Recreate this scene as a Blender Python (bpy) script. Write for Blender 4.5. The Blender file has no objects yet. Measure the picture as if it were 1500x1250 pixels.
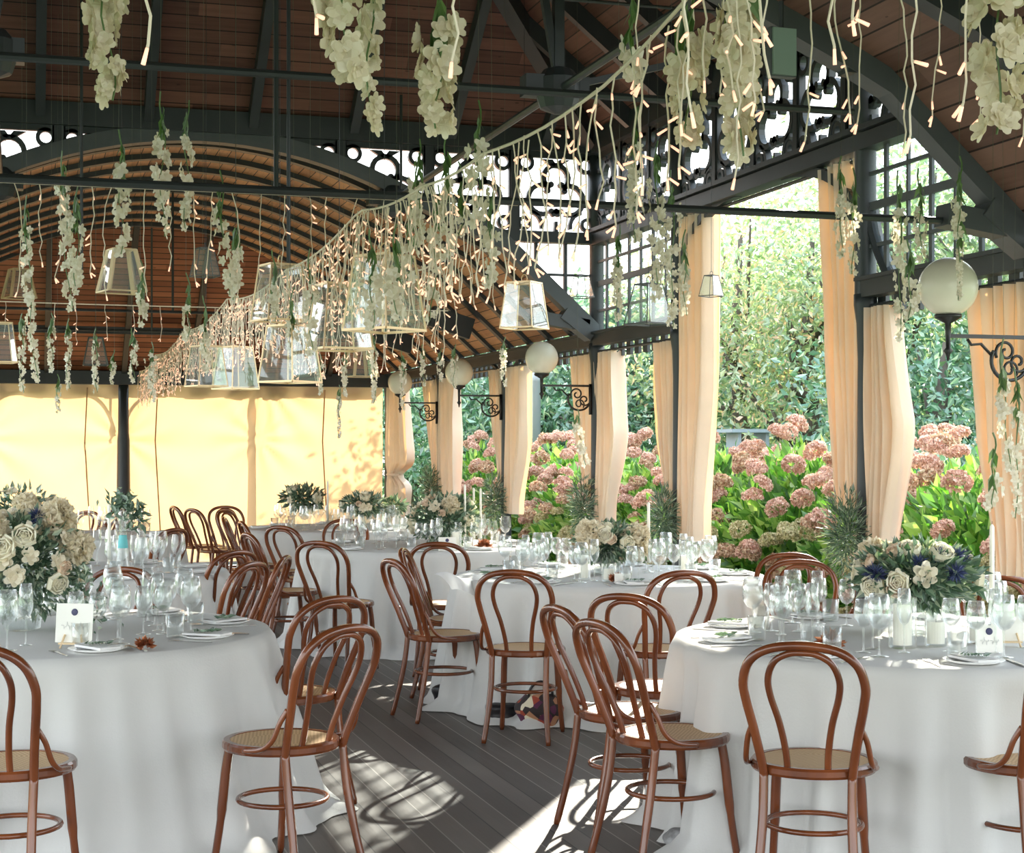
import bpy, math, random
import numpy as np
from mathutils import Vector, Matrix
R = math.radians
PI = math.pi
scene = bpy.context.scene
COL = scene.collection
TH = math.atan(720/2400.0)          # the hall runs 16.7 degrees to the left of the view
CS, SN = math.cos(TH), math.sin(TH)
F = 2400.0; HY = 658.0; EYE = 1.5

def W(px, d, z=0.0):                # a point d metres deep in the view, at height z
    xc = (px-750)/F*d
    return Vector((xc*CS + d*SN, -xc*SN + d*CS, z))
def ZH(py, d): return EYE + (HY-py)*d/F
def camrot(phi):                    # facing angle in degrees, 0 = away from the viewer, + = towards the left
    return -TH + R(phi)

# ------------------------------------------------------------------ objects
def tag(o, label=None, cat=None, group=None, kind=None):
    if label: o['label'] = label
    if cat: o['category'] = cat
    if group: o['group'] = group
    if kind: o['kind'] = kind
    return o
def empty(name, loc=(0, 0, 0), rz=0.0):
    o = bpy.data.objects.new(name, None); COL.objects.link(o)
    o.location = loc; o.rotation_euler = (0, 0, rz); o.empty_display_size = .1
    return o
def put(name, mesh, parent=None, loc=(0, 0, 0), rot=(0, 0, 0), sc=1.0):
    o = bpy.data.objects.new(name, mesh); COL.objects.link(o)
    o.location = loc; o.rotation_euler = rot
    o.scale = (sc, sc, sc) if not hasattr(sc, '__len__') else sc
    if parent: o.parent = parent
    return o
def dup(o, loc=None, rz=None, label=None, group=None, parent=None):
    c = o.copy(); COL.objects.link(c)
    if parent: c.parent = parent
    if loc is not None: c.location = loc
    if rz is not None: c.rotation_euler = (0, 0, rz)
    if label: c['label'] = label
    if group: c['group'] = group
    for ch in list(o.children):
        dup(ch, parent=c)
    return c

class MB:
    def __init__(s): s.v = []; s.f = []; s.uv = None
    def quad(s, a, b, c, d):
        n = len(s.v); s.v += [tuple(a), tuple(b), tuple(c), tuple(d)]; s.f.append((n, n+1, n+2, n+3)); return s
    def box(s, x0, x1, y0, y1, z0, z1):
        n = len(s.v)
        s.v += [(x0,y0,z0),(x1,y0,z0),(x1,y1,z0),(x0,y1,z0),(x0,y0,z1),(x1,y0,z1),(x1,y1,z1),(x0,y1,z1)]
        s.f += [(n,n+3,n+2,n+1),(n+4,n+5,n+6,n+7),(n,n+1,n+5,n+4),(n+1,n+2,n+6,n+5),(n+2,n+3,n+7,n+6),(n+3,n,n+4,n+7)]
        return s
    def bar(s, p, q, w, h=None, up=(0, 0, 1)):
        p = Vector(p); q = Vector(q); h = h or w
        t = (q-p).normalized(); u = Vector(up)
        if abs(t.dot(u)) > .97: u = Vector((1, 0, 0))
        a = t.cross(u).normalized()*w/2; b = a.cross(t).normalized()*h/2
        n = len(s.v)
        for c in (p, q):
            s.v += [tuple(c-a-b), tuple(c+a-b), tuple(c+a+b), tuple(c-a+b)]
        s.f += [(n,n+1,n+2,n+3),(n+7,n+6,n+5,n+4),(n,n+4,n+5,n+1),(n+1,n+5,n+6,n+2),(n+2,n+6,n+7,n+3),(n+3,n+7,n+4,n)]
        return s
    def tube(s, pts, r, seg=8, closed=False, cap=True, flat=1.0):
        P = [Vector(p) for p in pts]; N = len(P)
        rr = r if hasattr(r, '__len__') else [r]*N
        n0 = len(s.v); prev = None
        for i in range(N):
            if closed: t = P[(i+1) % N]-P[i-1]
            else: t = P[min(i+1, N-1)]-P[max(i-1, 0)]
            if t.length < 1e-9: t = Vector((0, 0, 1))
            t.normalize()
            if prev is None:
                u = Vector((0, 0, 1)) if abs(t.z) < .9 else Vector((1, 0, 0))
                a = t.cross(u).normalized()
            else:
                a = (prev - t*prev.dot(t)).normalized()
            prev = a; b = t.cross(a)
            for k in range(seg):
                g = 2*PI*k/seg
                s.v.append(tuple(P[i]+a*math.cos(g)*rr[i]+b*math.sin(g)*rr[i]*flat))
        M = N if closed else N-1
        for i in range(M):
            for k in range(seg):
                A = n0+i*seg+k; B = n0+i*seg+(k+1) % seg
                C = n0+((i+1) % N)*seg+(k+1) % seg; D = n0+((i+1) % N)*seg+k
                s.f.append((A, B, C, D))
        if cap and not closed:
            s.f.append(tuple(n0+k for k in range(seg))[::-1])
            s.f.append(tuple(n0+(N-1)*seg+k for k in range(seg)))
        return s
    def lathe(s, prof, seg=20, c=(0, 0, 0), cap0=False, cap1=False):
        n0 = len(s.v)
        for r_, z in prof:
            for k in range(seg):
                g = 2*PI*k/seg
                s.v.append((c[0]+r_*math.cos(g), c[1]+r_*math.sin(g), c[2]+z))
        for i in range(len(prof)-1):
            for k in range(seg):
                s.f.append((n0+i*seg+k, n0+i*seg+(k+1) % seg, n0+(i+1)*seg+(k+1) % seg, n0+(i+1)*seg+k))
        if cap0: s.f.append(tuple(n0+k for k in range(seg))[::-1])
        if cap1: s.f.append(tuple(n0+(len(prof)-1)*seg+k for k in range(seg)))
        return s
    def ball(s, c, r, seg=12, rings=8, sc=(1, 1, 1)):
        pr = [(max(1e-4, math.sin(PI*i/rings))*r, -math.cos(PI*i/rings)*r) for i in range(rings+1)]
        n0 = len(s.v); s.lathe(pr, seg)
        for i in range(n0, len(s.v)):
            v = s.v[i]; s.v[i] = (c[0]+v[0]*sc[0], c[1]+v[1]*sc[1], c[2]+v[2]*sc[2])
        return s
    def grid(s, fn, nu, nv, uv=None):
        n0 = len(s.v)
        for j in range(nv+1):
            for i in range(nu+1):
                s.v.append(tuple(fn(i/nu, j/nv)))
        for j in range(nv):
            for i in range(nu):
                a = n0+j*(nu+1)+i
                s.f.append((a, a+1, a+nu+2, a+nu+1))
        return s
    def mesh(s, name, mat, smooth=False, uvfn=None):
        m = bpy.data.meshes.new(name); m.from_pydata(s.v, [], s.f)
        if mat: m.materials.append(mat)
        if smooth: m.polygons.foreach_set('use_smooth', [True]*len(m.polygons))
        if uvfn:
            l = m.uv_layers.new(name='UVMap')
            V = m.vertices
            for lp in m.loops:
                l.data[lp.index].uv = uvfn(V[lp.vertex_index].co)
        m.update(); return m
    def obj(s, name, mat, parent=None, smooth=False, uvfn=None, loc=(0, 0, 0), rot=(0, 0, 0)):
        return put(name, s.mesh(name, mat, smooth, uvfn), parent, loc, rot)

def quads_mesh(name, A, mat, smooth=False):
    """A: (n,4,3) array of quads -> mesh"""
    A = np.asarray(A, dtype=np.float32); n = len(A)
    m = bpy.data.meshes.new(name)
    m.vertices.add(n*4); m.vertices.foreach_set('co', A.reshape(-1))
    m.loops.add(n*4); m.loops.foreach_set('vertex_index', np.arange(n*4, dtype=np.int32))
    m.polygons.add(n)
    m.polygons.foreach_set('loop_start', np.arange(0, n*4, 4, dtype=np.int32))
    m.polygons.foreach_set('loop_total', np.full(n, 4, dtype=np.int32))
    m.materials.append(mat)
    m.update(calc_edges=True); return m

def leaves(P, D, size, rng, aspect=.5, fold=.25, jit=.35):
    """one folded leaf (two quads sharing a midrib) at each point P pointing along D"""
    n = len(P)
    D = D/np.maximum(np.linalg.norm(D, axis=1, keepdims=True), 1e-6)
    rnd = rng.normal(size=(n, 3)); S = np.cross(D, rnd); S /= np.maximum(np.linalg.norm(S, axis=1, keepdims=True), 1e-6)
    N = np.cross(D, S)
    L = (size*(1+jit*(rng.random(n)*2-1)))[:, None]
    wd = L*aspect*.5
    base = P; mid = P+D*L*.5; tip = P+D*L-N*L*.12
    l = mid+S*wd+N*wd*fold-D*L*.08; r_ = mid-S*wd+N*wd*fold-D*L*.08
    m2 = mid+D*L*.02
    q1 = np.stack([base, l, tip, m2], axis=1); q2 = np.stack([base, m2, tip, r_], axis=1)
    return np.concatenate([q1, q2], axis=0)

# ------------------------------------------------------------------ materials
def newmat(name):
    m = bpy.data.materials.new(name); m.use_nodes = True
    nt = m.node_tree; nt.nodes.clear()
    out = nt.nodes.new('ShaderNodeOutputMaterial')
    return m, nt, out
def N(nt, t, **kw):
    n = nt.nodes.new(t)
    for k, v in kw.items():
        if k == 'inp':
            for a, b in v.items(): n.inputs[a].default_value = b
        else: setattr(n, k, v)
    return n
def math_(nt, op, a, b=None, c=None):
    n = nt.nodes.new('ShaderNodeMath'); n.operation = op
    for i, x in enumerate((a, b, c)):
        if x is None: continue
        if isinstance(x, (int, float)): n.inputs[i].default_value = x
        else: nt.links.new(x, n.inputs[i])
    return n.outputs[0]
def ramp(nt, fac, stops, interp='LINEAR'):
    n = nt.nodes.new('ShaderNodeValToRGB'); cr = n.color_ramp; cr.interpolation = interp
    while len(cr.elements) < len(stops): cr.elements.new(.5)
    for e, (p, c) in zip(cr.elements, stops):
        e.position = p; e.color = (*c, 1)
    nt.links.new(fac, n.inputs[0]); return n.outputs[0]
def mixc(nt, f, a, b, mode='MIX'):
    n = nt.nodes.new('ShaderNodeMixRGB'); n.blend_type = mode
    for i, x in enumerate((f, a, b)):
        if isinstance(x, (int, float)): n.inputs[i].default_value = x
        elif isinstance(x, tuple): n.inputs[i].default_value = (*x, 1)
        else: nt.links.new(x, n.inputs[i])
    return n.outputs[0]
def noise(nt, scale, detail=3, vec=None, rough=.5):
    n = nt.nodes.new('ShaderNodeTexNoise'); n.inputs['Scale'].default_value = scale
    n.inputs['Detail'].default_value = detail; n.inputs['Roughness'].default_value = rough
    if vec is not None: nt.links.new(vec, n.inputs['Vector'])
    return n.outputs[0]
def objco(nt, scale=(1, 1, 1)):
    t = nt.nodes.new('ShaderNodeTexCoord'); mp = nt.nodes.new('ShaderNodeMapping')
    mp.inputs['Scale'].default_value = scale
    nt.links.new(t.outputs['Object'], mp.inputs[0]); return mp.outputs[0]
def pbr(name, col, rough=.5, metal=0.0, spec=.5, var=0.0, nscale=6, bump=0.0, bscale=40, coat=0, stretch=(1, 1, 1), col2=None, emit=None, estr=0):
    m, nt, out = newmat(name)
    p = nt.nodes.new('ShaderNodeBsdfPrincipled'); nt.links.new(p.outputs[0], out.inputs[0])
    p.inputs['Roughness'].default_value = rough; p.inputs['Metallic'].default_value = metal
    p.inputs['Specular IOR Level'].default_value = spec; p.inputs['Coat Weight'].default_value = coat
    co = objco(nt, stretch)
    if col2 or var:
        c2 = col2 or tuple(c*(1-var) for c in col)
        nz = noise(nt, nscale, 4, co)
        c = ramp(nt, nz, [(.32, c2), (.68, col)]); nt.links.new(c, p.inputs['Base Color'])
    else: p.inputs['Base Color'].default_value = (*col, 1)
    if bump:
        b = nt.nodes.new('ShaderNodeBump'); b.inputs['Strength'].default_value = bump; b.inputs['Distance'].default_value = .01
        nt.links.new(noise(nt, bscale, 4, co), b.inputs['Height']); nt.links.new(b.outputs[0], p.inputs['Normal'])
    if emit:
        p.inputs['Emission Color'].default_value = (*emit, 1); p.inputs['Emission Strength'].default_value = estr
    return m
def leafmat(name, stops, trans=.45, rough=.45, gloss=.12, tint=(1.0, 1.0, .55)):
    m, nt, out = newmat(name)
    g = nt.nodes.new('ShaderNodeNewGeometry')
    c = ramp(nt, g.outputs['Random Per Island'], stops)
    d = N(nt, 'ShaderNodeBsdfDiffuse'); t = N(nt, 'ShaderNodeBsdfTranslucent'); gl = N(nt, 'ShaderNodeBsdfGlossy', inp={'Roughness': rough})
    nt.links.new(c, d.inputs[0]); 
    c2 = mixc(nt, 1.0, c, (1, .97, .88) if gloss <= .03 else tint, 'MULTIPLY'); nt.links.new(c2, t.inputs[0])
    a = N(nt, 'ShaderNodeMixShader', inp={0: trans}); nt.links.new(d.outputs[0], a.inputs[1]); nt.links.new(t.outputs[0], a.inputs[2])
    b = N(nt, 'ShaderNodeMixShader', inp={0: gloss}); nt.links.new(a.outputs[0], b.inputs[1]); nt.links.new(gl.outputs[0], b.inputs[2])
    nt.links.new(b.outputs[0], out.inputs[0]); return m
def clothmat(name, col, tcol, trans=.4, nscale=3, var=.06, bump=.1, bscale=60):
    m, nt, out = newmat(name)
    co = objco(nt)
    nz = noise(nt, nscale, 4, co)
    c = ramp(nt, nz, [(.3, tuple(x*(1-var) for x in col)), (.7, col)])
    ct = ramp(nt, nz, [(.3, tuple(x*(1-var*1.5) for x in tcol)), (.7, tcol)])
    d = N(nt, 'ShaderNodeBsdfDiffuse'); t = N(nt, 'ShaderNodeBsdfTranslucent')
    nt.links.new(c, d.inputs[0]); nt.links.new(ct, t.inputs[0])
    if bump:
        b = nt.nodes.new('ShaderNodeBump'); b.inputs['Strength'].default_value = bump; b.inputs['Distance'].default_value = .01
        nt.links.new(noise(nt, bscale, 3, co), b.inputs['Height'])
        nt.links.new(b.outputs[0], d.inputs['Normal'])
    a = N(nt, 'ShaderNodeMixShader', inp={0: trans}); nt.links.new(d.outputs[0], a.inputs[1]); nt.links.new(t.outputs[0], a.inputs[2])
    nt.links.new(a.outputs[0], out.inputs[0]); return m
def glassmat(name, tint=(.97, .985, .98), edge=.5, rough=.02, haze=.0):
    m, nt, out = newmat(name)
    lw = N(nt, 'ShaderNodeLayerWeight', inp={0: edge})
    tr = N(nt, 'ShaderNodeBsdfTransparent', inp={0: (*tint, 1)}); gl = N(nt, 'ShaderNodeBsdfGlossy', inp={0: (1, 1, 1, 1), 1: rough})
    f = math_(nt, 'MULTIPLY_ADD', lw.outputs['Facing'], .75, .07)
    f = math_(nt, 'POWER', f, 1.5)
    a = N(nt, 'ShaderNodeMixShader'); nt.links.new(f, a.inputs[0]); nt.links.new(tr.outputs[0], a.inputs[1]); nt.links.new(gl.outputs[0], a.inputs[2])
    last = a.outputs[0]
    if haze:
        d = N(nt, 'ShaderNodeBsdfDiffuse', inp={0: (.9, .92, .92, 1)})
        b = N(nt, 'ShaderNodeMixShader', inp={0: haze}); nt.links.new(last, b.inputs[1]); nt.links.new(d.outputs[0], b.inputs[2]); last = b.outputs[0]
    nt.links.new(last, out.inputs[0]); return m
def boardmat(name, c_lo, c_hi, width=.1, groove=(.02, .01, .008), gw=.08, rough=.6, blen=1.4, knots=True, spec=.3):
    m, nt, out = newmat(name)
    p = nt.nodes.new('ShaderNodeBsdfPrincipled'); nt.links.new(p.outputs[0], out.inputs[0])
    p.inputs['Roughness'].default_value = rough; p.inputs['Specular IOR Level'].default_value = spec
    uv = nt.nodes.new('ShaderNodeTexCoord'); sx = nt.nodes.new('ShaderNodeSeparateXYZ'); nt.links.new(uv.outputs['UV'], sx.inputs[0])
    v = math_(nt, 'DIVIDE', sx.outputs[1], width); row = math_(nt, 'FLOOR', v); fr = math_(nt, 'FRACT', v)
    off = math_(nt, 'MULTIPLY', row, .377)
    u = math_(nt, 'ADD', math_(nt, 'DIVIDE', sx.outputs[0], blen), off); cell = math_(nt, 'FLOOR', u)
    cmb = nt.nodes.new('ShaderNodeCombineXYZ'); nt.links.new(row, cmb.inputs[0]); nt.links.new(cell, cmb.inputs[1])
    wn = nt.nodes.new('ShaderNodeTexWhiteNoise'); nt.links.new(cmb.outputs[0], wn.inputs[0])
    c2 = nt.nodes.new('ShaderNodeCombineXYZ'); nt.links.new(math_(nt, 'MULTIPLY', sx.outputs[0], 2.5), c2.inputs[0]); nt.links.new(math_(nt, 'MULTIPLY', sx.outputs[1], 30), c2.inputs[1])
    nt.links.new(row, c2.inputs[2])
    gr = noise(nt, 1.0, 5, c2.outputs[0], .6)
    f = math_(nt, 'ADD', math_(nt, 'MULTIPLY', wn.outputs[0], .5), math_(nt, 'MULTIPLY', gr, .6))
    c = ramp(nt, f, [(.25, c_lo), (.8, c_hi)])
    if knots:
        c3 = nt.nodes.new('ShaderNodeCombineXYZ'); nt.links.new(math_(nt, 'MULTIPLY', sx.outputs[0], 6), c3.inputs[0]); nt.links.new(math_(nt, 'MULTIPLY', sx.outputs[1], 14), c3.inputs[1])
        vo = nt.nodes.new('ShaderNodeTexVoronoi'); vo.inputs['Scale'].default_value = .7; nt.links.new(c3.outputs[0], vo.inputs['Vector'])
        k = math_(nt, 'LESS_THAN', vo.outputs[0], .07)
        c = mixc(nt, math_(nt, 'MULTIPLY', k, .6), c, tuple(x*.3 for x in c_lo))
    e = math_(nt, 'LESS_THAN', fr, gw)
    c = mixc(nt, e, c, groove)
    nt.links.new(c, p.inputs['Base Color'])
    return m

M = {}
M['steel'] = pbr('painted_steel', (.035, .042, .046), .45, spec=.5, var=.3, nscale=3)
M['steel2'] = pbr('grey_painted_steel', (.085, .095, .10), .5, var=.25, nscale=4)
M['iron'] = pbr('black_iron', (.012, .012, .013), .4)
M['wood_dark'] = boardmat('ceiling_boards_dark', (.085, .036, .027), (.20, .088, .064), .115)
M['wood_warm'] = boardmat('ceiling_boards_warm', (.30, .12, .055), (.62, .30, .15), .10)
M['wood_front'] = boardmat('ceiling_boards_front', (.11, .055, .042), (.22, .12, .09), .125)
M['wood_gable'] = boardmat('gable_boards', (.19, .06, .033), (.42, .16, .085), .085, gw=.14)
M['bent'] = pbr('bentwood', (.20, .056, .017), .24, spec=.5, col2=(.085, .021, .007), nscale=7, coat=.35, stretch=(1, 1, .25))
M['tin'] = pbr('copper_foil', (.52, .22, .11), .28, metal=.8, bump=.5, bscale=60)
M['cloth'] = clothmat('white_linen', (.72, .72, .70), (.75, .75, .72), .16, var=.04, bump=.12, bscale=120)
M['napkin'] = clothmat('napkin_linen', (.86, .86, .84), (.8, .8, .78), .1, bump=.1)
M['curtain'] = clothmat('cream_curtain', (.80, .71, .58), (.92, .50, .19), .24, var=.08)
M['blind'] = clothmat('yellow_canvas', (.85, .60, .38), (.95, .57, .28), .36, nscale=1.2, var=.05, bump=.1, bscale=9)
M['globe'] = pbr('opal_glass', (.80, .76, .62), .25, var=.05, nscale=9)
M['wax'] = pbr('candle_wax', (.92, .89, .78), .45)
M['paper'] = pbr('cream_card', (.88, .87, .80), .7)
M['ink'] = pbr('grey_ink', (.42, .42, .42), .7)
M['navy'] = pbr('navy_wax', (.03, .03, .10), .4)
M['pine'] = pbr('pale_wood', (.72, .55, .33), .55)
M['gold'] = pbr('gilt_metal', (.75, .56, .34), .35, metal=.6)
M['silver'] = pbr('cutlery_steel', (.62, .62, .62), .2, metal=1)
M['black'] = pbr('black_leather', (.012, .012, .014), .35)
M['glass'] = glassmat('clear_glass', edge=.55, haze=.045)
M['pane'] = glassmat('lantern_glass', tint=(.93, .96, .95), edge=.35, haze=.08)
M['window'] = glassmat('window_glass', tint=(.86, .93, .95), edge=.3, haze=.05)
M['wire'] = pbr('cream_wire', (.80, .70, .55), .5)
M['green_wire'] = pbr('green_thread', (.10, .11, .07), .6)
M['bulb'] = pbr('warm_bulb', (.9, .66, .52), .4, emit=(1.0, .50, .32), estr=.6)
M['petal'] = leafmat('cream_petal', [(0, (.70, .62, .44)), (.5, (.84, .76, .59)), (1, (.92, .86, .72))], trans=.35, gloss=.03)
M['petal_far'] = leafmat('white_petal', [(0, (.68, .62, .47)), (.5, (.86, .80, .67)), (1, (.95, .91, .83))], trans=.35, gloss=.03)
M['rose'] = leafmat('rose_petal', [(0, (.88, .82, .62)), (1, (.93, .90, .76))], trans=.25, gloss=.03)
M['peach'] = leafmat('peach_petal', [(0, (.85, .62, .45)), (1, (.92, .78, .62))], trans=.25, gloss=.03)
M['thistle'] = leafmat('thistle_spikes', [(0, (.02, .03, .09)), (1, (.07, .09, .22))], trans=.05, gloss=.05)
M['leaf_dark'] = leafmat('bouquet_leaf', [(0, (.03, .08, .045)), (.5, (.09, .18, .11)), (.82, (.22, .32, .22)), (1, (.55, .60, .45))], trans=.25)
M['leaf_stem'] = leafmat('garland_leaf', [(0, (.05, .13, .03)), (1, (.16, .30, .07))], trans=.35)
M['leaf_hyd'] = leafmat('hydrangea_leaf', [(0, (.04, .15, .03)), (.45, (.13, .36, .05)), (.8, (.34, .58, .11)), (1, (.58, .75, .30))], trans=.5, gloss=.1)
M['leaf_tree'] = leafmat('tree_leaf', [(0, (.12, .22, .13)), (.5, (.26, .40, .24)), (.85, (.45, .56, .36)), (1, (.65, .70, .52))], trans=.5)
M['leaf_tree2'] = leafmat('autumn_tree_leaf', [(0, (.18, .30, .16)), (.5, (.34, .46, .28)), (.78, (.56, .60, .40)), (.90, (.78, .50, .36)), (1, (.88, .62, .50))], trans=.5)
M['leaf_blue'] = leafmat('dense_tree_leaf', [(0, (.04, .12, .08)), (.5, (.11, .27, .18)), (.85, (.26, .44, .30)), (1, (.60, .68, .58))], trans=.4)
M['hyd_pink'] = leafmat('hydrangea_pink', [(0, (.48, .25, .19)), (.5, (.73, .47, .39)), (1, (.88, .72, .61))], trans=.3, gloss=.02)
M['hyd_dust'] = leafmat('hydrangea_dusty', [(0, (.36, .18, .11)), (.5, (.62, .42, .30)), (1, (.82, .70, .52))], trans=.3, gloss=.02)
M['hyd_green'] = leafmat('hydrangea_greenish', [(0, (.34, .32, .14)), (.6, (.62, .58, .34)), (1, (.82, .72, .52))], trans=.3, gloss=.02)
M['bark'] = pbr('bark', (.12, .10, .08), .8, var=.4, nscale=8)
M['grass'] = pbr('grass', (.12, .20, .05), .9, var=.4, nscale=4)
M['earth'] = pbr('dark_earth', (.05, .045, .035), .9, var=.3, nscale=3)
M['pole'] = pbr('blue_grey_pole', (.30, .36, .40), .5)

def cane():
    m, nt, out = newmat('woven_cane')
    p = nt.nodes.new('ShaderNodeBsdfPrincipled'); nt.links.new(p.outputs[0], out.inputs[0]); p.inputs['Roughness'].default_value = .5
    co = objco(nt, (1, 1, 1)); ck = nt.nodes.new('ShaderNodeTexChecker'); ck.inputs['Scale'].default_value = 110
    nt.links.new(co, ck.inputs['Vector'])
    c = mixc(nt, ck.outputs['Fac'], (.62, .43, .23), (.42, .26, .12)); nt.links.new(c, p.inputs['Base Color']); return m
M['cane'] = cane()
def floormat():
    m, nt, out = newmat('deck_boards')
    p = nt.nodes.new('ShaderNodeBsdfPrincipled'); nt.links.new(p.outputs[0], out.inputs[0])
    t = nt.nodes.new('ShaderNodeTexCoord'); sx = nt.nodes.new('ShaderNodeSeparateXYZ'); nt.links.new(t.outputs['Object'], sx.inputs[0])
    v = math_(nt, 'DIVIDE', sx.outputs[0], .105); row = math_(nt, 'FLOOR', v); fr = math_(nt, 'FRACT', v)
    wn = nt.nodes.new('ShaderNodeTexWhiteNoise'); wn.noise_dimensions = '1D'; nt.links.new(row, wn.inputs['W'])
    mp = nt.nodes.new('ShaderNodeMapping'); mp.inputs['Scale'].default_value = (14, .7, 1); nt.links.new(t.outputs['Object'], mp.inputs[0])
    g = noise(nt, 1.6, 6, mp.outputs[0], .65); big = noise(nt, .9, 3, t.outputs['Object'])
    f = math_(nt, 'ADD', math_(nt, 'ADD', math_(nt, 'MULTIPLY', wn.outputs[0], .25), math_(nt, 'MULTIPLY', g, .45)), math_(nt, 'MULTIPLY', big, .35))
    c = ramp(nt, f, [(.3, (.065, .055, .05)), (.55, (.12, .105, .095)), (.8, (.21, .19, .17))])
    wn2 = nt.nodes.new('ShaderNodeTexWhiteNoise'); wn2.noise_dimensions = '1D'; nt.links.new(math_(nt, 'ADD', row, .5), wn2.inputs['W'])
    gc = ramp(nt, wn2.outputs[0], [(0, (.02, .018, .016)), (.22, (.30, .28, .25)), (1, (.62, .60, .55))], 'CONSTANT')  # most gaps pale: sun glint between the boards painted into the groove colour
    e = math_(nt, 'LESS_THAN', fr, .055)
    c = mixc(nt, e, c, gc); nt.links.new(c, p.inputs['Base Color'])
    r_ = math_(nt, 'MULTIPLY_ADD', g, .3, .33); nt.links.new(r_, p.inputs['Roughness'])
    b = nt.nodes.new('ShaderNodeBump'); b.inputs['Strength'].default_value = .25; b.inputs['Distance'].default_value = .005
    nt.links.new(g, b.inputs['Height']); nt.links.new(b.outputs[0], p.inputs['Normal'])
    return m
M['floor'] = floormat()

# ------------------------------------------------------------------ hall dimensions
XR = 4.5; XL = -1.84; XC = (XR+XL)/2; HW = (XR-XL)/2
Y1, Y2, YE, Y0 = 6.55, 12.6, 20.5, -3.0        # crossing front / back, end wall, open front end
ZE = 2.37; ZT = 3.9
ROD = 2.31
def zarch(x):
    d = abs(x-XC)
    if d < 1.5: return 3.84-.156*d*d
    if d < 2.36: return 3.49-.44*(d-1.5)
    return 3.11-.91*(d-2.36)
def roofz(x, y):
    if Y1 < y < Y2:
        t = min(x-XL, XR-x, y-Y1, Y2-y); return 4.03+.8*t-.03
    if y > 18.0: return min(zarch(x)+.08, 3.97-(y-18)*(3.97-2.4)/2.48)
    return zarch(x)+.08

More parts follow.
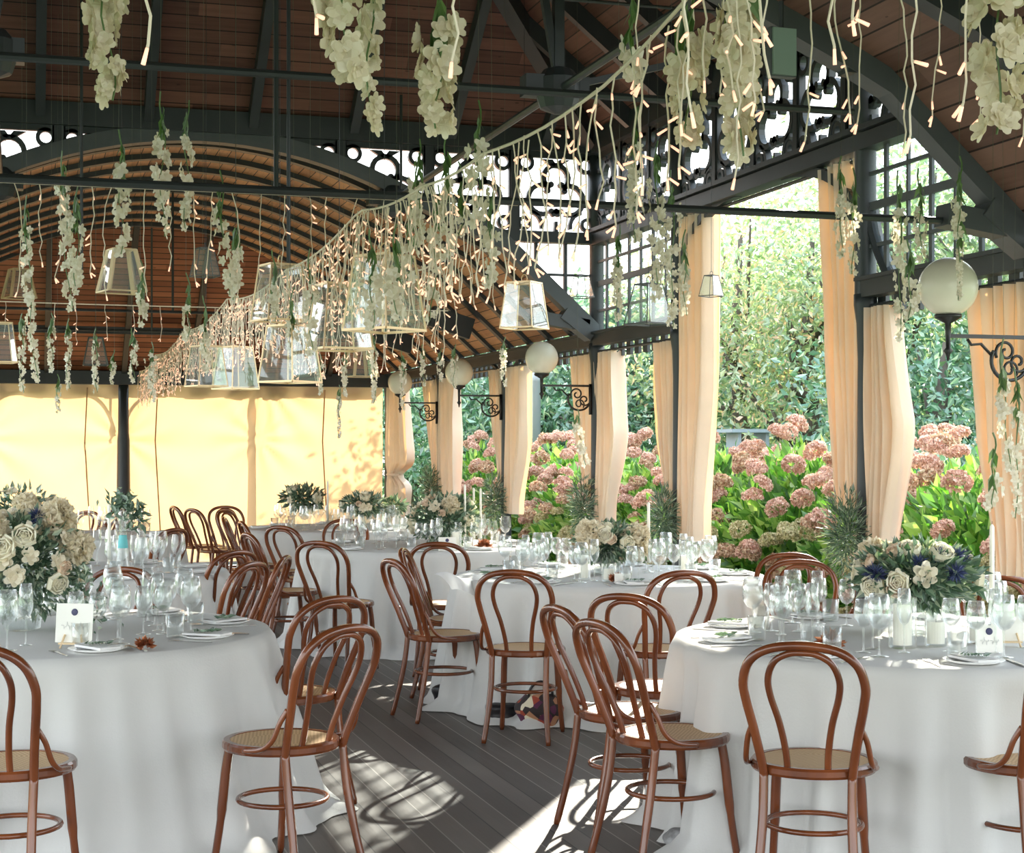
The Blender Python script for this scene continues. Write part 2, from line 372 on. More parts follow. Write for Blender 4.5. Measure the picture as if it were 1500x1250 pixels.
def struct(o): o['kind'] = 'structure'; return o
def build_setting():
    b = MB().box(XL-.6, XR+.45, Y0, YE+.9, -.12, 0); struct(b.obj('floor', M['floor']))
    b = MB(); b.grid(lambda u, v: (-60+120*u, -30+120*v, -.13), 4, 4); struct(b.obj('ground', M['grass']))
    # vaulted board ceilings of the two wings
    xs = [XL+(XR-XL)*i/40 for i in range(41)]
    arc = [0]
    for i in range(40): arc.append(arc[-1]+math.hypot(xs[i+1]-xs[i], zarch(xs[i+1])-zarch(xs[i])))
    def uvf(co):
        i = min(range(41), key=lambda k: abs(xs[k]-co.x)); return (co.y, arc[i])
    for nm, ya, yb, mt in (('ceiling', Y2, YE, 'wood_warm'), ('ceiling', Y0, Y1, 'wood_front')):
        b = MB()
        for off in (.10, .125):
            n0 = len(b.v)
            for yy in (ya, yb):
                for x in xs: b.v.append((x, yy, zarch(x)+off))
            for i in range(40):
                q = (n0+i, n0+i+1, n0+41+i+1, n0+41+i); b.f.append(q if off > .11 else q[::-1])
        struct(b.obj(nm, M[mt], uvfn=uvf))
        # close dark ribs under the boards
        r_ = MB(); k = int(round((yb-ya)/(.62 if ya > 5 else .85))); 
        for j in range(k):
            yy = ya+(yb-ya)*(j+.9)/k if ya > 5 else yb-.85*(j+1)
            w_ = .045 if ya > 5 else .05; lo = .055 if ya > 5 else -.0
            for i in range(40):
                x0, x1 = xs[i], xs[i+1]; za, zb = zarch(x0), zarch(x1)
                n = len(r_.v)
                r_.v += [(x0,yy-w_,za+lo),(x1,yy-w_,zb+lo),(x1,yy+w_,zb+lo),(x0,yy+w_,za+lo),(x0,yy-w_,za+.1),(x1,yy-w_,zb+.1),(x1,yy+w_,zb+.1),(x0,yy+w_,za+.1)]
                r_.f += [(n,n+3,n+2,n+1),(n,n+1,n+5,n+4),(n+2,n+3,n+7,n+6)]
        struct(r_.obj('trim_ribs', M['steel']))
    # hipped board end of the far wing
    b = MB(); zt = 3.99
    b.quad((XL, YE-.02, 2.40), (XR, YE-.02, 2.40), (XR, 18.0, zt), (XL, 18.0, zt))
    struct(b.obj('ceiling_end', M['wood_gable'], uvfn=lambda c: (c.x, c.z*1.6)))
    b = MB()
    for x in (-1.2, -.45, .3, 1.2, 2.0, 2.86, 3.7): b.bar((x, YE-.08, 2.38), (x, 18.0, zt-.05), .06, .08)
    b.bar((XL, YE-.12, 2.36), (XR, YE-.12, 2.36), .16, .16)
    b.bar((XL, 19.6, 2.88), (XR, 19.6, 2.88), .06, .08)
    struct(b.obj('trim_end', M['steel']))
    # roof over the crossing
    k = .8; hl = (Y2-Y1)/2; zb = 4.03; zr = zb+k*hl; ym = (Y1+Y2)/2
    A, B_, C_, D_ = (XL, Y1, zb), (XR, Y1, zb), (XR, Y2, zb), (XL, Y2, zb)
    E_, F_ = (XL+hl, ym, zr), (XR-hl, ym, zr)
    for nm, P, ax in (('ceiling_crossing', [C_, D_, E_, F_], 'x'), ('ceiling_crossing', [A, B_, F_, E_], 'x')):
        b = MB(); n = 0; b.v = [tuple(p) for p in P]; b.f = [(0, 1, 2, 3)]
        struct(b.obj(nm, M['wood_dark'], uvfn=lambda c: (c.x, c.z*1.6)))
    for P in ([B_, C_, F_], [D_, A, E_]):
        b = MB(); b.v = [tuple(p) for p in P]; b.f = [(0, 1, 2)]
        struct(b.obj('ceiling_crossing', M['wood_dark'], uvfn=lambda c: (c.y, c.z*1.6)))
    b = MB()
    for P, Q in ((A, E_), (B_, F_), (C_, F_), (D_, E_), (E_, F_)):
        b.bar(Vector(P)-Vector((0, 0, .09)), Vector(Q)-Vector((0, 0, .09)), .12, .16)
    xx = XL+.42
    while xx < XR-.1:
        t = min(hl, xx-XL, XR-xx); t = min(t, hl)
        for yy, sg in ((Y2, -1), (Y1, 1)):
            b.bar((xx, yy, zb-.07), (xx, yy+sg*t, zb+k*t-.07), .07, .12)
        xx += .78
    yy = Y1+.45
    while yy < Y2-.1:
        t = min(yy-Y1, Y2-yy)
        for x_, sg in ((XR, -1), (XL, 1)):
            b.bar((x_, yy, zb-.07), (x_+sg*t, yy, zb+k*t-.07), .07, .12)
        yy += .78
    struct(b.obj('trim_rafters', M['steel']))
    # ring beam and frieze beams
    b = MB()
    for yy in (Y1, Y2): b.bar((XL, yy, 3.98), (XR, yy, 3.98), .16, .17)
    for x_ in (XL, XR): b.bar((x_, Y1, 3.98), (x_, Y2, 3.98), .16, .17)
    for x_ in (XL, XR): b.bar((x_, Y1, 3.20), (x_, Y2, 3.20), .12, .09); b.bar((x_, Y1, 3.27), (x_, Y2, 3.27), .17, .03)
    struct(b.obj('trim_beams', M['steel']))
    # arch bands of the two trusses + straight tie rods
    for yy in (Y1, Y2):
        b = MB()
        for i in range(40):
            x0, x1 = xs[i], xs[i+1]; za, zb_ = zarch(x0), zarch(x1)
            dd = abs((x0+x1)/2-XC); up = .11+.03*(dd > 1.7)
            n = len(b.v); w_ = .06
            b.v += [(x0,yy-w_,za-.01),(x1,yy-w_,zb_-.01),(x1,yy+w_,zb_-.01),(x0,yy+w_,za-.01),(x0,yy-w_,za+up),(x1,yy-w_,zb_+up),(x1,yy+w_,zb_+up),(x0,yy+w_,za+up)]
            b.f += [(n,n+3,n+2,n+1),(n+4,n+5,n+6,n+7),(n,n+1,n+5,n+4),(n+2,n+3,n+7,n+6)]
        # gusset plates at the springing
        for sg, xw in ((1, XR), (-1, XL)):
            b.bar((xw-sg*.50, yy, 2.56), (xw-sg*.08, yy, 2.50), .12, .10)
            b.bar((xw-sg*.30, yy, 2.60), (xw-sg*.05, yy, 2.42), .15, .10)
        struct(b.obj('trim_arch', M['steel2']))
    b = MB()
    b.tube([(XL+.6, Y1, 2.535), (XR-.35, Y1, 2.535)], .017, 8)
    b.tube([(XL+.9, Y1, 3.0), (XR-.95, Y1, 3.0)], .017, 8)
    b.tube([(XC-1.5, Y2, 3.47), (XC+1.5, Y2, 3.47)], .02, 8)
    b.tube([(XC-1.6, 8.46, 3.95), (XR-.3, 8.46, 3.95)], .01, 8)
    for s in (-1, 1):
        xx = XC+s*1.47
        b.tube([(xx, Y1, 3.45), (xx, Y2, 3.45)], .022, 8)
        for yh in (8.46, Y2):
            b.lathe([(.02, -.14), (.10, -.11), (.12, -.05), (.12, .05), (.08, .1), (.02, .12)], 12, (xx, yh, 3.46), True, True)
            b.box(xx-.2, xx+.16, yh-.06, yh+.06, 3.41, 3.52)
        b.bar((xx, 8.46, 3.46), (xx, 8.46, roofz(xx, 8.46)-.05), .055)
        b.bar((xx, 8.46, 3.5), (xx-s*.35, 8.46, roofz(xx-s*.35, 8.46)-.05), .04)
        b.bar((xx, 8.46, 3.46), (XR-.05 if s > 0 else XL+.05, 8.46, 3.9), .035)
    for x_, y_, z0 in ((XC, 8.46, 2.46), (XC+1.47, Y2-.3, 3.5), (XC-.35, Y1, 2.54), (XC-.95, 11.0, 2.62)):
        b.tube([(x_, y_, z0), (x_, y_, roofz(x_, y_)-.02)], .011, 6)
    # far wing ties
    for yy, zz in ((15.2, 2.75), (17.7, 2.75)):
        b.tube([(XL+.4, yy, zz), (XR-.4, yy, zz)], .015, 6)
        b.tube([(XC, yy, zz), (XC, yy, zarch(XC))], .012, 6)
        for s in (-1, 1): b.bar((XC+s*(HW-.75), yy, zz+.02), (XC+s*(HW-.35), yy, zz-.1), .1, .2)
    struct(b.obj('trim_rods', M['steel']))

    # fretwork frieze ---------------------------------------------------------
    def ring(b, mp, cx, cz, r0, r1, a0=0, a1=360, clip=None, seg=20):
        n = max(3, int(seg*(a1-a0)/360)); 
        for i in range(n):
            g0, g1 = R(a0+(a1-a0)*i/n), R(a0+(a1-a0)*(i+1)/n)
            pts = [(cx+r0*math.cos(g0), cz+r0*math.sin(g0)), (cx+r1*math.cos(g0), cz+r1*math.sin(g0)), (cx+r1*math.cos(g1), cz+r1*math.sin(g1)), (cx+r0*math.cos(g1), cz+r0*math.sin(g1))]
            prism(b, mp, pts, clip)
    def prism(b, mp, pts, clip=None):
        if clip and min(clip(p[0], p[1]) for p in pts) < 0: return
        n = len(b.v); k = len(pts)
        for w_ in (-.022, .022):
            for p in pts: b.v.append(mp(p[0], p[1], w_))
        b.f.append(tuple(range(n, n+k))); b.f.append(tuple(range(n+2*k-1, n+k-1, -1)))
        for i in range(k):
            j = (i+1) % k; b.f.append((n+i, n+k+i, n+k+j, n+j))
    def rect(b, mp, x0, x1, z0, z1, clip=None):
        m_ = max(1, int((z1-z0)/.08))
        for i in range(m_):
            za, zb = z0+(z1-z0)*i/m_, z0+(z1-z0)*(i+1)/m_
            prism(b, mp, [(x0, za), (x1, za), (x1, zb), (x0, zb)], clip)
    def panel(b, mp, x0, x1, clip=None):
        w = x1-x0; cx = (x0+x1)/2; zt = ZT; zb = 3.245
        rect(b, mp, x0, x0+.045, zb, zt, clip); rect(b, mp, x1-.045, x1, zb, zt, clip)
        m_ = 8
        for i in range(m_): prism(b, mp, [(x0+w*i/m_, zt-.05), (x0+w*(i+1)/m_, zt-.05), (x0+w*(i+1)/m_, zt), (x0+w*i/m_, zt)], clip)
        for s in (-1, 1):
            ring(b, mp, cx+s*(w/2-.095), zt-.095, .042, .072, clip=clip)
            ring(b, mp, cx+s*(w/2-.085), zb+.075, .032, .058, clip=clip)
        ring(b, mp, cx, zt-.21, .085, .125, -35, 215, clip)
        ring(b, mp, cx-.115, zt-.385, .10, .138, 60, 290, clip)
        ring(b, mp, cx+.115, zt-.385, .10, .138, -110, 120, clip)
        for s in (-1, 1):
            for dx, dz in ((0, 0), (.028, .022), (-.028, .022), (0, -.028)):
                ring(b, mp, cx+s*.072+dx, zt-.285+dz, 0.001, .026, clip=clip, seg=8)
            for dx, dz in ((0, 0), (.022, .022), (-.022, .022)):
                ring(b, mp, cx+s*.02+dx, zt-.50+dz, 0.001, .024, clip=clip, seg=8)
            ring(b, mp, cx+s*.235, zt-.60, .10, .13, (100 if s > 0 else -10), (190 if s > 0 else 80), clip)
        prism(b, mp, [(cx-.018, zb), (cx+.018, zb), (cx+.012, zt-.56), (cx-.012, zt-.56)], clip)
        for s in (-1, 1): prism(b, mp, [(cx+s*.12, zt-.06), (cx+s*.03, zt-.06), (cx, zt-.10), (cx+s*.02, zt-.12)][::s], clip)
    mY = lambda yy: (lambda a, z, w_: (a, yy+w_, z))
    mX = lambda xx: (lambda a, z, w_: (xx+w_, a, z))
    clipA = lambda x, z: z-(zarch(x)+.03)
    nP = 9
    for yy in (Y2, Y1):
        b = MB()
        for i in range(nP):
            panel(b, mY(yy), XL+(XR-XL)*i/nP, XL+(XR-XL)*(i+1)/nP, clipA)
        for i in range(nP+1):
            x = XL+(XR-XL)*i/nP; z0 = max(3.25, zarch(x)+.05); 
            if z0 < ZT: b.box(x-.035, x+.035, yy-.04, yy+.04, z0, ZT)
        for sg, xw in ((1, XR), (-1, XL)):
            b.bar((xw-sg*1.0, yy, 3.21), (xw, yy, 3.21), .1, .09)
            for q in (.27, .52):
                x = xw-sg*q; b.box(x-.014, x+.014, yy-.015, yy+.015, zarch(x)+.1, 3.2)
            b.box(min(xw, xw-sg*.5), max(xw, xw-sg*.5), yy-.012, yy+.012, 2.90, 2.92)
        struct(b.obj('trim_frieze', M['steel']))
    for x_ in (XR, XL):
        b = MB(); n = 10
        for i in range(n):
            panel(b, mX(x_), Y1+(Y2-Y1)*i/n, Y1+(Y2-Y1)*(i+1)/n)
        for i in range(n+1):
            y = Y1+(Y2-Y1)*i/n; b.box(x_-.03, x_+.03, y-.025, y+.025, 3.25, ZT)
        struct(b.obj('trim_frieze', M['steel']))
    # glazing above the curtain rail at either side of the tall entrance
    POST = [Y1, 8.16, 10.85, Y2]
    wn = 0
    for x_ in (XR, XL):
        for ya, yb in ((Y1, 8.16), (10.85, Y2)):
            wn += 1
            b = MB(); n = 7
            for i in range(n+1):
                y = ya+(yb-ya)*i/n; wd = .02 if i % 2 else .032
                b.box(x_-.008, x_+.008, y-wd/2, y+wd/2, 2.42, 3.18)
            for z, h in ((2.44, .05), (2.62, .02), (2.84, .045), (3.02, .02)): b.box(x_-.010, x_+.010, ya, yb, z-h/2, z+h/2)
            g = MB().quad((x_+.005, ya, 2.42), (x_+.005, yb, 2.42), (x_+.005, yb, 3.18), (x_+.005, ya, 3.18))
            o = struct(b.obj('window_%d' % wn, M['steel2'])); g.obj('pane', M['window'], o)
    # posts, rails, arch braces
    PY = [-2.0, .7, 3.6, Y1, 8.16, 10.85, Y2, 15.2, 17.75, YE]
    for x_, sgn in ((XR, 1), (XL, -1)):
        for y in PY:
            tall = Y1-.01 <= y <= Y2+.01
            zt = 3.95 if tall else 2.42
            b = MB()
            b.lathe([(.085, 0), (.085, .12), (.06, .16), (.05, .9), (.043, 2.0), (.05, 2.2), (.065, 2.3), (.065, 2.36)], 14, (x_, y, 0), True, True)
            if tall: b.lathe([(.06, 2.3), (.06, 3.3), (.075, 3.35), (.075, zt)], 14, (x_, y, 0), False, True)
            struct(b.obj('trim_post', M['steel'], smooth=True))
        b = MB()
        for a, c in zip(PY[:-1], PY[1:]):
            if abs(a-8.16) < .01: continue
            b.box(x_-.05, x_+.05, a, c, 2.34, 2.44); b.box(x_-.075, x_+.075, a, c, 2.43, 2.45)
            # scalloped valance and rail
            yy = a+.05
            while yy < c-.12:
                b.box(x_+sgn*.07-.012, x_+sgn*.07+.012, yy, yy+.09, 2.24, 2.36); yy += .18
            b.tube([(x_, a, ROD-.02), (x_, c, ROD-.02)], .012, 6)
            for s, q in ((1, a), (-1, c)):
                pts = [(x_, q+s*(.04+.42*(1-math.cos(t))), 1.85+.48*math.sin(t)) for t in [PI/2*i/8 for i in range(9)]]
                if x_ < 0 or q > 13: b.tube(pts, .018, 6)
        # entrance arch
        for s, q in ((1, 8.16), (-1, 10.85)):
            pts = [(x_, q+s*(.05+.95*(1-math.cos(t))), 2.72+.46*math.sin(t)) for t in [PI/2*i/10 for i in range(11)]]
            for p, r_ in zip(pts[:-1], pts[1:]): b.bar(p, r_, .06, .055, up=(1, 0, 0))
        pts = [(x_+.02, 8.16-.04-.22*(1-math.cos(t)), 2.42+.42*(1-t/(PI/2))) for t in [PI/2*i/8 for i in range(9)]]
        b.tube(pts, .04, 8)
        b.tube([(x_, 8.16, 3.12), (x_, 10.85, 3.12)], .012, 6)
        struct(b.obj('trim_rail', M['steel']))
    # the end wall: posts, rail with a scalloped board, canvas stretched in front
    for x in (-.45, 1.2, 2.86):
        b = MB()
        yy = YE-.05 if abs(x-1.2) < .1 else YE+.24
        q = 1 if yy < YE else .62
        b.lathe([(.12*q, 0), (.12*q, .5), (.085*q, .6), (.075*q, 1.6), (.065*q, 1.7), (.06*q, 2.36)], 14, (x, yy, 0), True, True)
        struct(b.obj('trim_post', M['steel'], smooth=True))
    b = MB(); b.box(XL, XR, YE+.17, YE+.36, 2.28, 2.44)
    x = XL
    while x < XR-.2: b.box(x, x+.24, YE+.17, YE+.20, 2.17, 2.32); x += .48
    for q in (1.2, 2.86, -.45):
        for s in (-1, 1):
            pts = [(q+s*(.06+.36*(1-math.cos(t))), YE+.19, 1.70+.50*math.sin(t)) for t in [PI/2*i/10 for i in range(11)]]
            if q < 2: b.tube(pts, .022, 6); b.tube([(q+s*.09, YE+.19, 1.62), (q+s*.09, YE+.19, 2.3)], .014, 6)
    struct(b.obj('trim_valance', M['steel']))
build_setting()

rngp = random.Random(5)
# canvas blind across the end of the hall
def blind():
    def fn(u, v):
        x = XL+.05+(XR-XL-.1)*u; z = .09+2.22*v
        y = YE+.12
        y += .012*math.sin(x*3.1+z*1.3)+.008*math.sin(x*7-z*5)
        for q in (1.2, 2.86, -.45):
            d = math.hypot(x-q, (z-1.62)); a = math.atan2(z-1.62, x-q)
            y += .020*math.exp(-d*1.0)*math.sin(a*9)
        d = math.hypot(x-2.95, z-2.35); y += .028*math.exp(-d*.9)*math.sin(math.atan2(z-2.35, x-2.95)*13)
        return (x, y, z)
    b = MB().grid(fn, 160, 60)
    o = b.obj('canvas_blind', M['blind'], smooth=True)
    tag(o, 'pale yellow canvas blind glowing across the far end of the hall', 'blind')
    mc = pbr('brown_cord', (.42, .22, .10), .7)
    for x in (.78, 1.62, 3.7): MB().tube([(x, YE+.10, 2.25), (x-.03, YE+.10, 1.6), (x+.05, YE+.10, .15)], .009, 6).obj('cord', mc, o)
    h = MB().tube([(XL+.1, YE+.1, .08), (XR-.1, YE+.1, .08)], .02, 8); h.obj('bottom_bar', M['pole'], o)
blind()

# ------------------------------------------------------------------ curtains
hook_m = MB().tube([(0, 0, 0), (.012, 0, .012), (.012, 0, .028), (0, 0, .036)], .005, 5).mesh('curtain_hook', M['steel'])
def curtain(y0, side, ztop, zbot, wtop, wmid, wbot, label, seed, tie=None, drift=0.0, group='cream curtains tied along the arcade'):
    rg = random.Random(seed); ph = rg.random()*6; nf = 5
    def fn(u, v):
        z = ztop+(zbot-ztop)*v
        if v < .45: w = wtop+(wmid-wtop)*(v/.45)**1.3
        else:
            q = (v-.45)/.55; w = wmid+(wbot-wmid)*(q*q*(3-2*q))
        off = .035+drift*math.sin(PI*min(1, v*1.05))
        if tie:
            w *= 1-.55*math.exp(-((v-tie)/.05)**2)
        y = y0+side*(off+w*u)
        a = .062*(.55+.45*w/wtop)
        x = XR+.02+a*math.sin(u*2*PI*nf+ph+.5*math.sin(v*3))+.012*math.sin(u*2*PI*nf*2.3+v*4)
        y += side*.25*w/nf*math.sin(u*2*PI*nf+ph+1.2)*.5
        return (x, y, z)
    b = MB().grid(fn, 70, 36)
    o = b.obj('curtain', M['curtain'], smooth=True); o['label'] = label; o['category'] = 'curtain'; o['group'] = group
    for i in range(7): put('curtain_hook', hook_m, o, (XR+.02, y0+side*(.05+wtop*(i+.5)/7*.95), ztop-.012))
    if tie:
        z = ztop+(zbot-ztop)*tie; wq = wmid*.4
        MB().tube([(XR+.02+.08*math.cos(g), y0+side*(.035+wq/2)+wq*.6*math.sin(g), z) for g in [2*PI*i/16 for i in range(16)]], .018, 6, closed=True).obj('tieback', M['curtain'], o)
    return o
zr = ROD-.03
curtain(Y1, 1, zr, .9, .52, .45, .30, 'tan pleated curtain at the right edge, behind the nearest globe lamp', 1)
curtain(8.16, -1, zr, .88, .24, .36, .20, 'cream curtain with a bulging white fold right of the middle post', 2)
curtain(8.16, 1, 3.13, 1.15, .50, .42, .30, 'tall orange-lit curtain on the right side of the high entrance', 3)
curtain(10.85, -1, 3.13, .86, .50, .50, .34, 'tall cream curtain on the left side of the high entrance', 4)
curtain(10.85, 1, zr, 1.0, .42, .33, .16, 'narrow brownish curtain half hidden left of the tall cream entrance curtain', 5)
curtain(12.6, -1, zr, .88, .42, .50, .26, 'striped cream curtain just right of the post that carries the second globe lamp', 6)
curtain(12.6, 1, zr, 1.1, .62, .50, .22, 'amber curtain behind the scroll bracket of the second globe lamp', 7)
curtain(15.2, -1, zr, .88, .55, .58, .30, 'pale curtain narrowing to a point right of the third globe lamp', 8)
curtain(15.2, 1, zr, 1.15, .50, .42, .2, 'brown shaded curtain left of the third arcade post from the back', 9)
curtain(17.75, -1, zr, .9, .55, .62, .5, 'whitish straight curtain right of the last post before the end wall', 10)
curtain(17.75, 1, zr, 1.1, .80, .6, .3, 'amber curtain left of the last post before the end wall', 11)
curtain(YE-.05, -1, zr, .5, .75, 1.0, .75, 'cream curtain knotted low in the far corner next to the yellow blind', 12, tie=.62)

# ------------------------------------------------------------------ globe lamps on scroll brackets
def spiral(cx, cz, r0, r1, a0, turns, n=26):
    return [(cx+(r0+(r1-r0)*i/n)*math.cos(a0+turns*2*PI*i/n), 0, cz+(r0+(r1-r0)*i/n)*math.sin(a0+turns*2*PI*i/n)) for i in range(n+1)]
def globe_lamp(y, label):
    e = empty('globe_lamp', (XR-.05, y, 0))
    L = .42
    b = MB().ball((-L, 0, 2.235), .134, 28, 18); b.obj('globe', M['globe'], e, smooth=True)
    b = MB().lathe([(.004, 1.90), (.010, 1.93), (.022, 1.945), (.010, 1.96), (.013, 2.03), (.014, 2.07), (.06, 2.095), (.062, 2.11), (.02, 2.112)], 16, (-L, 0, 0), True, True)
    b.obj('lamp_holder', M['iron'], e, smooth=True)
    b = MB().box(-L, 0, -.01, .01, 2.005, 2.022); b.obj('bracket_arm', M['iron'], e)
    b = MB()
    b.tube([(-L+.1, 0, 2.0), (-L+.12, 0, 1.975), (-.25, 0, 1.98), (-.19, 0, 1.925)], .007, 6)
    b.tube(spiral(-.1, 1.905, .10, .10, PI*.75, -.0001, 1), .004, 4)
    b.tube([(-.1+.095*math.cos(g), 0, 1.905+.09*math.sin(g)) for g in [R(150+i*10) for i in range(20)]], .009, 6)
    b.tube(spiral(-.12, 1.945, .055, .012, R(210), -1.3), .007, 6)
    b.tube(spiral(-.055, 1.90, .055, .012, R(30), -1.3), .007, 6)
    b.tube(spiral(-.10, 1.865, .045, .01, R(-40), 1.2), .006, 6)
    b.bar((-.005, 0, 1.78), (-.005, 0, 2.03), .02, .02)
    b.obj('scroll_bracket', M['iron'], e, smooth=True)
    tag(e, label, 'lamp', 'globe lamps on the arcade posts')
globe_lamp(Y1, 'large white globe lamp at the right edge, on a black scroll bracket')
globe_lamp(Y2, 'white globe lamp on a scroll bracket in front of the amber curtain')
globe_lamp(15.2, 'smaller yellowish globe lamp, second one back from the centre of the arcade')
globe_lamp(17.75, 'faint globe lamp farthest back, half hidden behind hanging blossom')

# ------------------------------------------------------------------ garden outside
rg = np.random.default_rng(11)
def dirs(n, rng, up=0.0):
    d = rng.normal(size=(n, 3)); d[:, 2] += up; return d/np.linalg.norm(d, axis=1, keepdims=True)
def bush_mesh(name, seed, n, rad, h, size, mat, up=.4, aspect=.6):
    rng = np.random.default_rng(seed)
    d = dirs(n, rng); d[:, 2] = np.abs(d[:, 2])
    rr = (rng.random(n)**.22)
    lump = 1+.10*np.sin(d[:, 0]*6+seed)*np.cos(d[:, 1]*5)
    P = d*rr[:, None]*lump[:, None]*np.array([rad, rad, h*.62])
    P[:, 2] = P[:, 2]+.38*h*rng.random(n)*1.0
    P[:, 2] = np.clip(P[:, 2], .02, None)
    D = d*1.0+dirs(n, rng)*.7; D[:, 2] += up-.3
    return quads_mesh(name, leaves(P, D, size, rng, aspect), mat), d
bushes = [bush_mesh('foliage', 30+i, 7000, .92, 1.45, .115, M['leaf_hyd'])[0] for i in range(3)]
def floret_head(name, seed, mat, r=.07):
    rng = np.random.default_rng(seed); n = 150
    d = dirs(n, rng); d[:, 2] = np.abs(d[:, 2])*1.0-.25
    d /= np.linalg.norm(d, axis=1, keepdims=True)
    out = []
    P = d*r*np.array([1, 1, .8])*(1+.08*rng.normal(size=(n, 1)))
    for k in range(4):
        a = rng.random(n)*.6+k*PI/2
        u = np.cross(d, np.array([.3, .2, 1.0])); u /= np.linalg.norm(u, axis=1, keepdims=True); v = np.cross(d, u)
        D = u*np.cos(a)[:, None]+v*np.sin(a)[:, None]+d*.35
        out.append(leaves(P, D, .020, rng, .95, .1))
    return quads_mesh(name, np.concatenate(out), mat)
heads = [floret_head('flower_head', 50, M['hyd_pink']), floret_head('flower_head', 51, M['hyd_dust']), floret_head('flower_head', 52, M['hyd_green']), floret_head('flower_head', 53, M['hyd_pink'], .08)]
hyd_labels = ['hydrangea bush at the right edge, under the big globe lamp', 'hydrangea bush with pink heads between the middle post and the right edge',
 'hydrangea bush right behind the middle post and its green bouquet', 'lush hydrangea bush in the right half of the high entrance', 'hydrangea bush in the left half of the high entrance',
 'hydrangea bush between the amber-backed post and the tall entrance curtain', 'hydrangea bush right of the second globe lamp post', 'pink hydrangea bush below the second globe lamp',
 'hydrangea bush seen between the two pale far curtains', 'hydrangea bush behind the white taper candles of the far table', 'yellowish hydrangea bush farthest back along the arcade']
rh = random.Random(7)
for i in range(11):
    y = 6.1+i*1.42
    e = empty('hydrangea_bush', (6.05+rh.uniform(-.1, .1), y, -.12)); hs = rh.uniform(.97, 1.06)
    tag(e, hyd_labels[i], 'bush', 'hydrangea hedge outside the arcade')
    put('foliage', bushes[i % 3], e, rot=(0, 0, rh.uniform(0, 6)), sc=(1, 1, hs*1.12))
    for k in range(58):
        az = rh.uniform(PI*.72, PI*1.72) if k < 50 else rh.uniform(0, 2*PI)
        el = math.asin(min(.98, rh.uniform(.05, 1.0)))
        rr = 1.06
        p = (rr*.97*math.cos(el)*math.cos(az), rr*.97*math.cos(el)*math.sin(az), .42+1.30*hs*math.sin(el)*rr)
        t = p[2]
        hm = heads[0 if t > 1.35 and rh.random() < .5 else rh.choice([0, 1, 1, 2, 2] if t < 1.1 else [0, 1, 3, 0])]
        put('flower_head', hm, e, p, (rh.uniform(-.3, .3), rh.uniform(-.7, 0), rh.uniform(0, 6)), rh.uniform(.8, 1.15))
# dark undergrowth behind the hedge
for i in range(7):
    e = put('foliage', None) if False else None
under = quads_mesh('undergrowth', leaves((lambda P: P)(np.stack([7.3+rg.random(9000)*1.6, 5.0+rg.random(9000)*19, rg.random(9000)**.7*1.5-.1], 1)), dirs(9000, rg, .3), .16, rg, .55), M['leaf_blue'])
o = put('undergrowth', under); tag(o, 'dark leafy undergrowth behind the hydrangeas', 'shrubs', kind='stuff')

def tree_mesh(seed, n, crown, nclump, size, mat, zc, gap=.35):
    rng = np.random.default_rng(seed)
    c = rng.normal(size=(nclump, 3)); c /= np.linalg.norm(c, axis=1, keepdims=True); c *= (rng.random((nclump, 1))**.4)
    c = c*np.array(crown)+np.array([0, 0, zc])
    idx = rng.integers(0, nclump, n); P = c[idx]+rng.normal(size=(n, 3))*np.array([gap, gap, gap*.7])
    D = dirs(n, rng)*.8+np.array([0, 0, -.25])
    return quads_mesh('foliage', leaves(P, D, size, rng, .5), mat), c
def tree(name, px, d, seed, mat, h, wd, label, n=11000, size=.17, low=.25, nclump=60, gap=.34, cat='tree'):
    p = W(px, d, -.13); e = empty(name, p)
    rs = random.Random(seed)
    m, c = tree_mesh(seed, n, (wd, wd, h*(1-low)/2), nclump, size, mat, h*(1+low)/2, gap)
    put('foliage', m, e)
    b = MB(); b.tube([(0, 0, 0), (.05, .03, h*.3), (-.05, .05, h*.6), (0, 0, h*.85)], [.16, .13, .09, .03], 8)
    for k in range(12):
        q = c[rs.randrange(len(c))]; z0 = h*rs.uniform(.2, .6)
        mid = ((q[0])*.5+rs.uniform(-.2, .2), q[1]*.5+rs.uniform(-.2, .2), (z0+q[2])/2+.1)
        b.tube([(0, 0, z0), mid, tuple(q)], [.06, .035, .012], 6)
    b.obj('trunk', M['bark'], e, smooth=True)
    tag(e, label, cat, 'trees of the garden')
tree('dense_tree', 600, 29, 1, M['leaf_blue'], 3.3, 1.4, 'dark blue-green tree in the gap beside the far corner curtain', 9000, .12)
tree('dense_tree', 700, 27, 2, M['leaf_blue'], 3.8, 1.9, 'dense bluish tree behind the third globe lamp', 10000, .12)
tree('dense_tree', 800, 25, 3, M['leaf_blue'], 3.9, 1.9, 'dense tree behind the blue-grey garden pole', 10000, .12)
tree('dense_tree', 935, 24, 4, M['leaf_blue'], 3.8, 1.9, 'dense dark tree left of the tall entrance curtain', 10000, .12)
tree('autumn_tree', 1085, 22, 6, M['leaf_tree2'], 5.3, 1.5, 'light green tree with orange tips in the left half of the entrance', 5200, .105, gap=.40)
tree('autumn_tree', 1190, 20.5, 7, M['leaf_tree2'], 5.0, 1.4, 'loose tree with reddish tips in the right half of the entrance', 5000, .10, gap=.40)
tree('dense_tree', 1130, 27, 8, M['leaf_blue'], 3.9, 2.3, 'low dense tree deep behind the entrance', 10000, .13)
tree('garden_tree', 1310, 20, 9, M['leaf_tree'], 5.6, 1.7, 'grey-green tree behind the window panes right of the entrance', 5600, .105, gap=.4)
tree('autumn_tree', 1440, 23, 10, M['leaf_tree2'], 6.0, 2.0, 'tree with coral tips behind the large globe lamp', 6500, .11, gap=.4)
tree('dense_tree', 1385, 18, 12, M['leaf_blue'], 3.3, 1.5, 'low bushy tree just above the right hydrangeas', 7500, .11, low=.1)
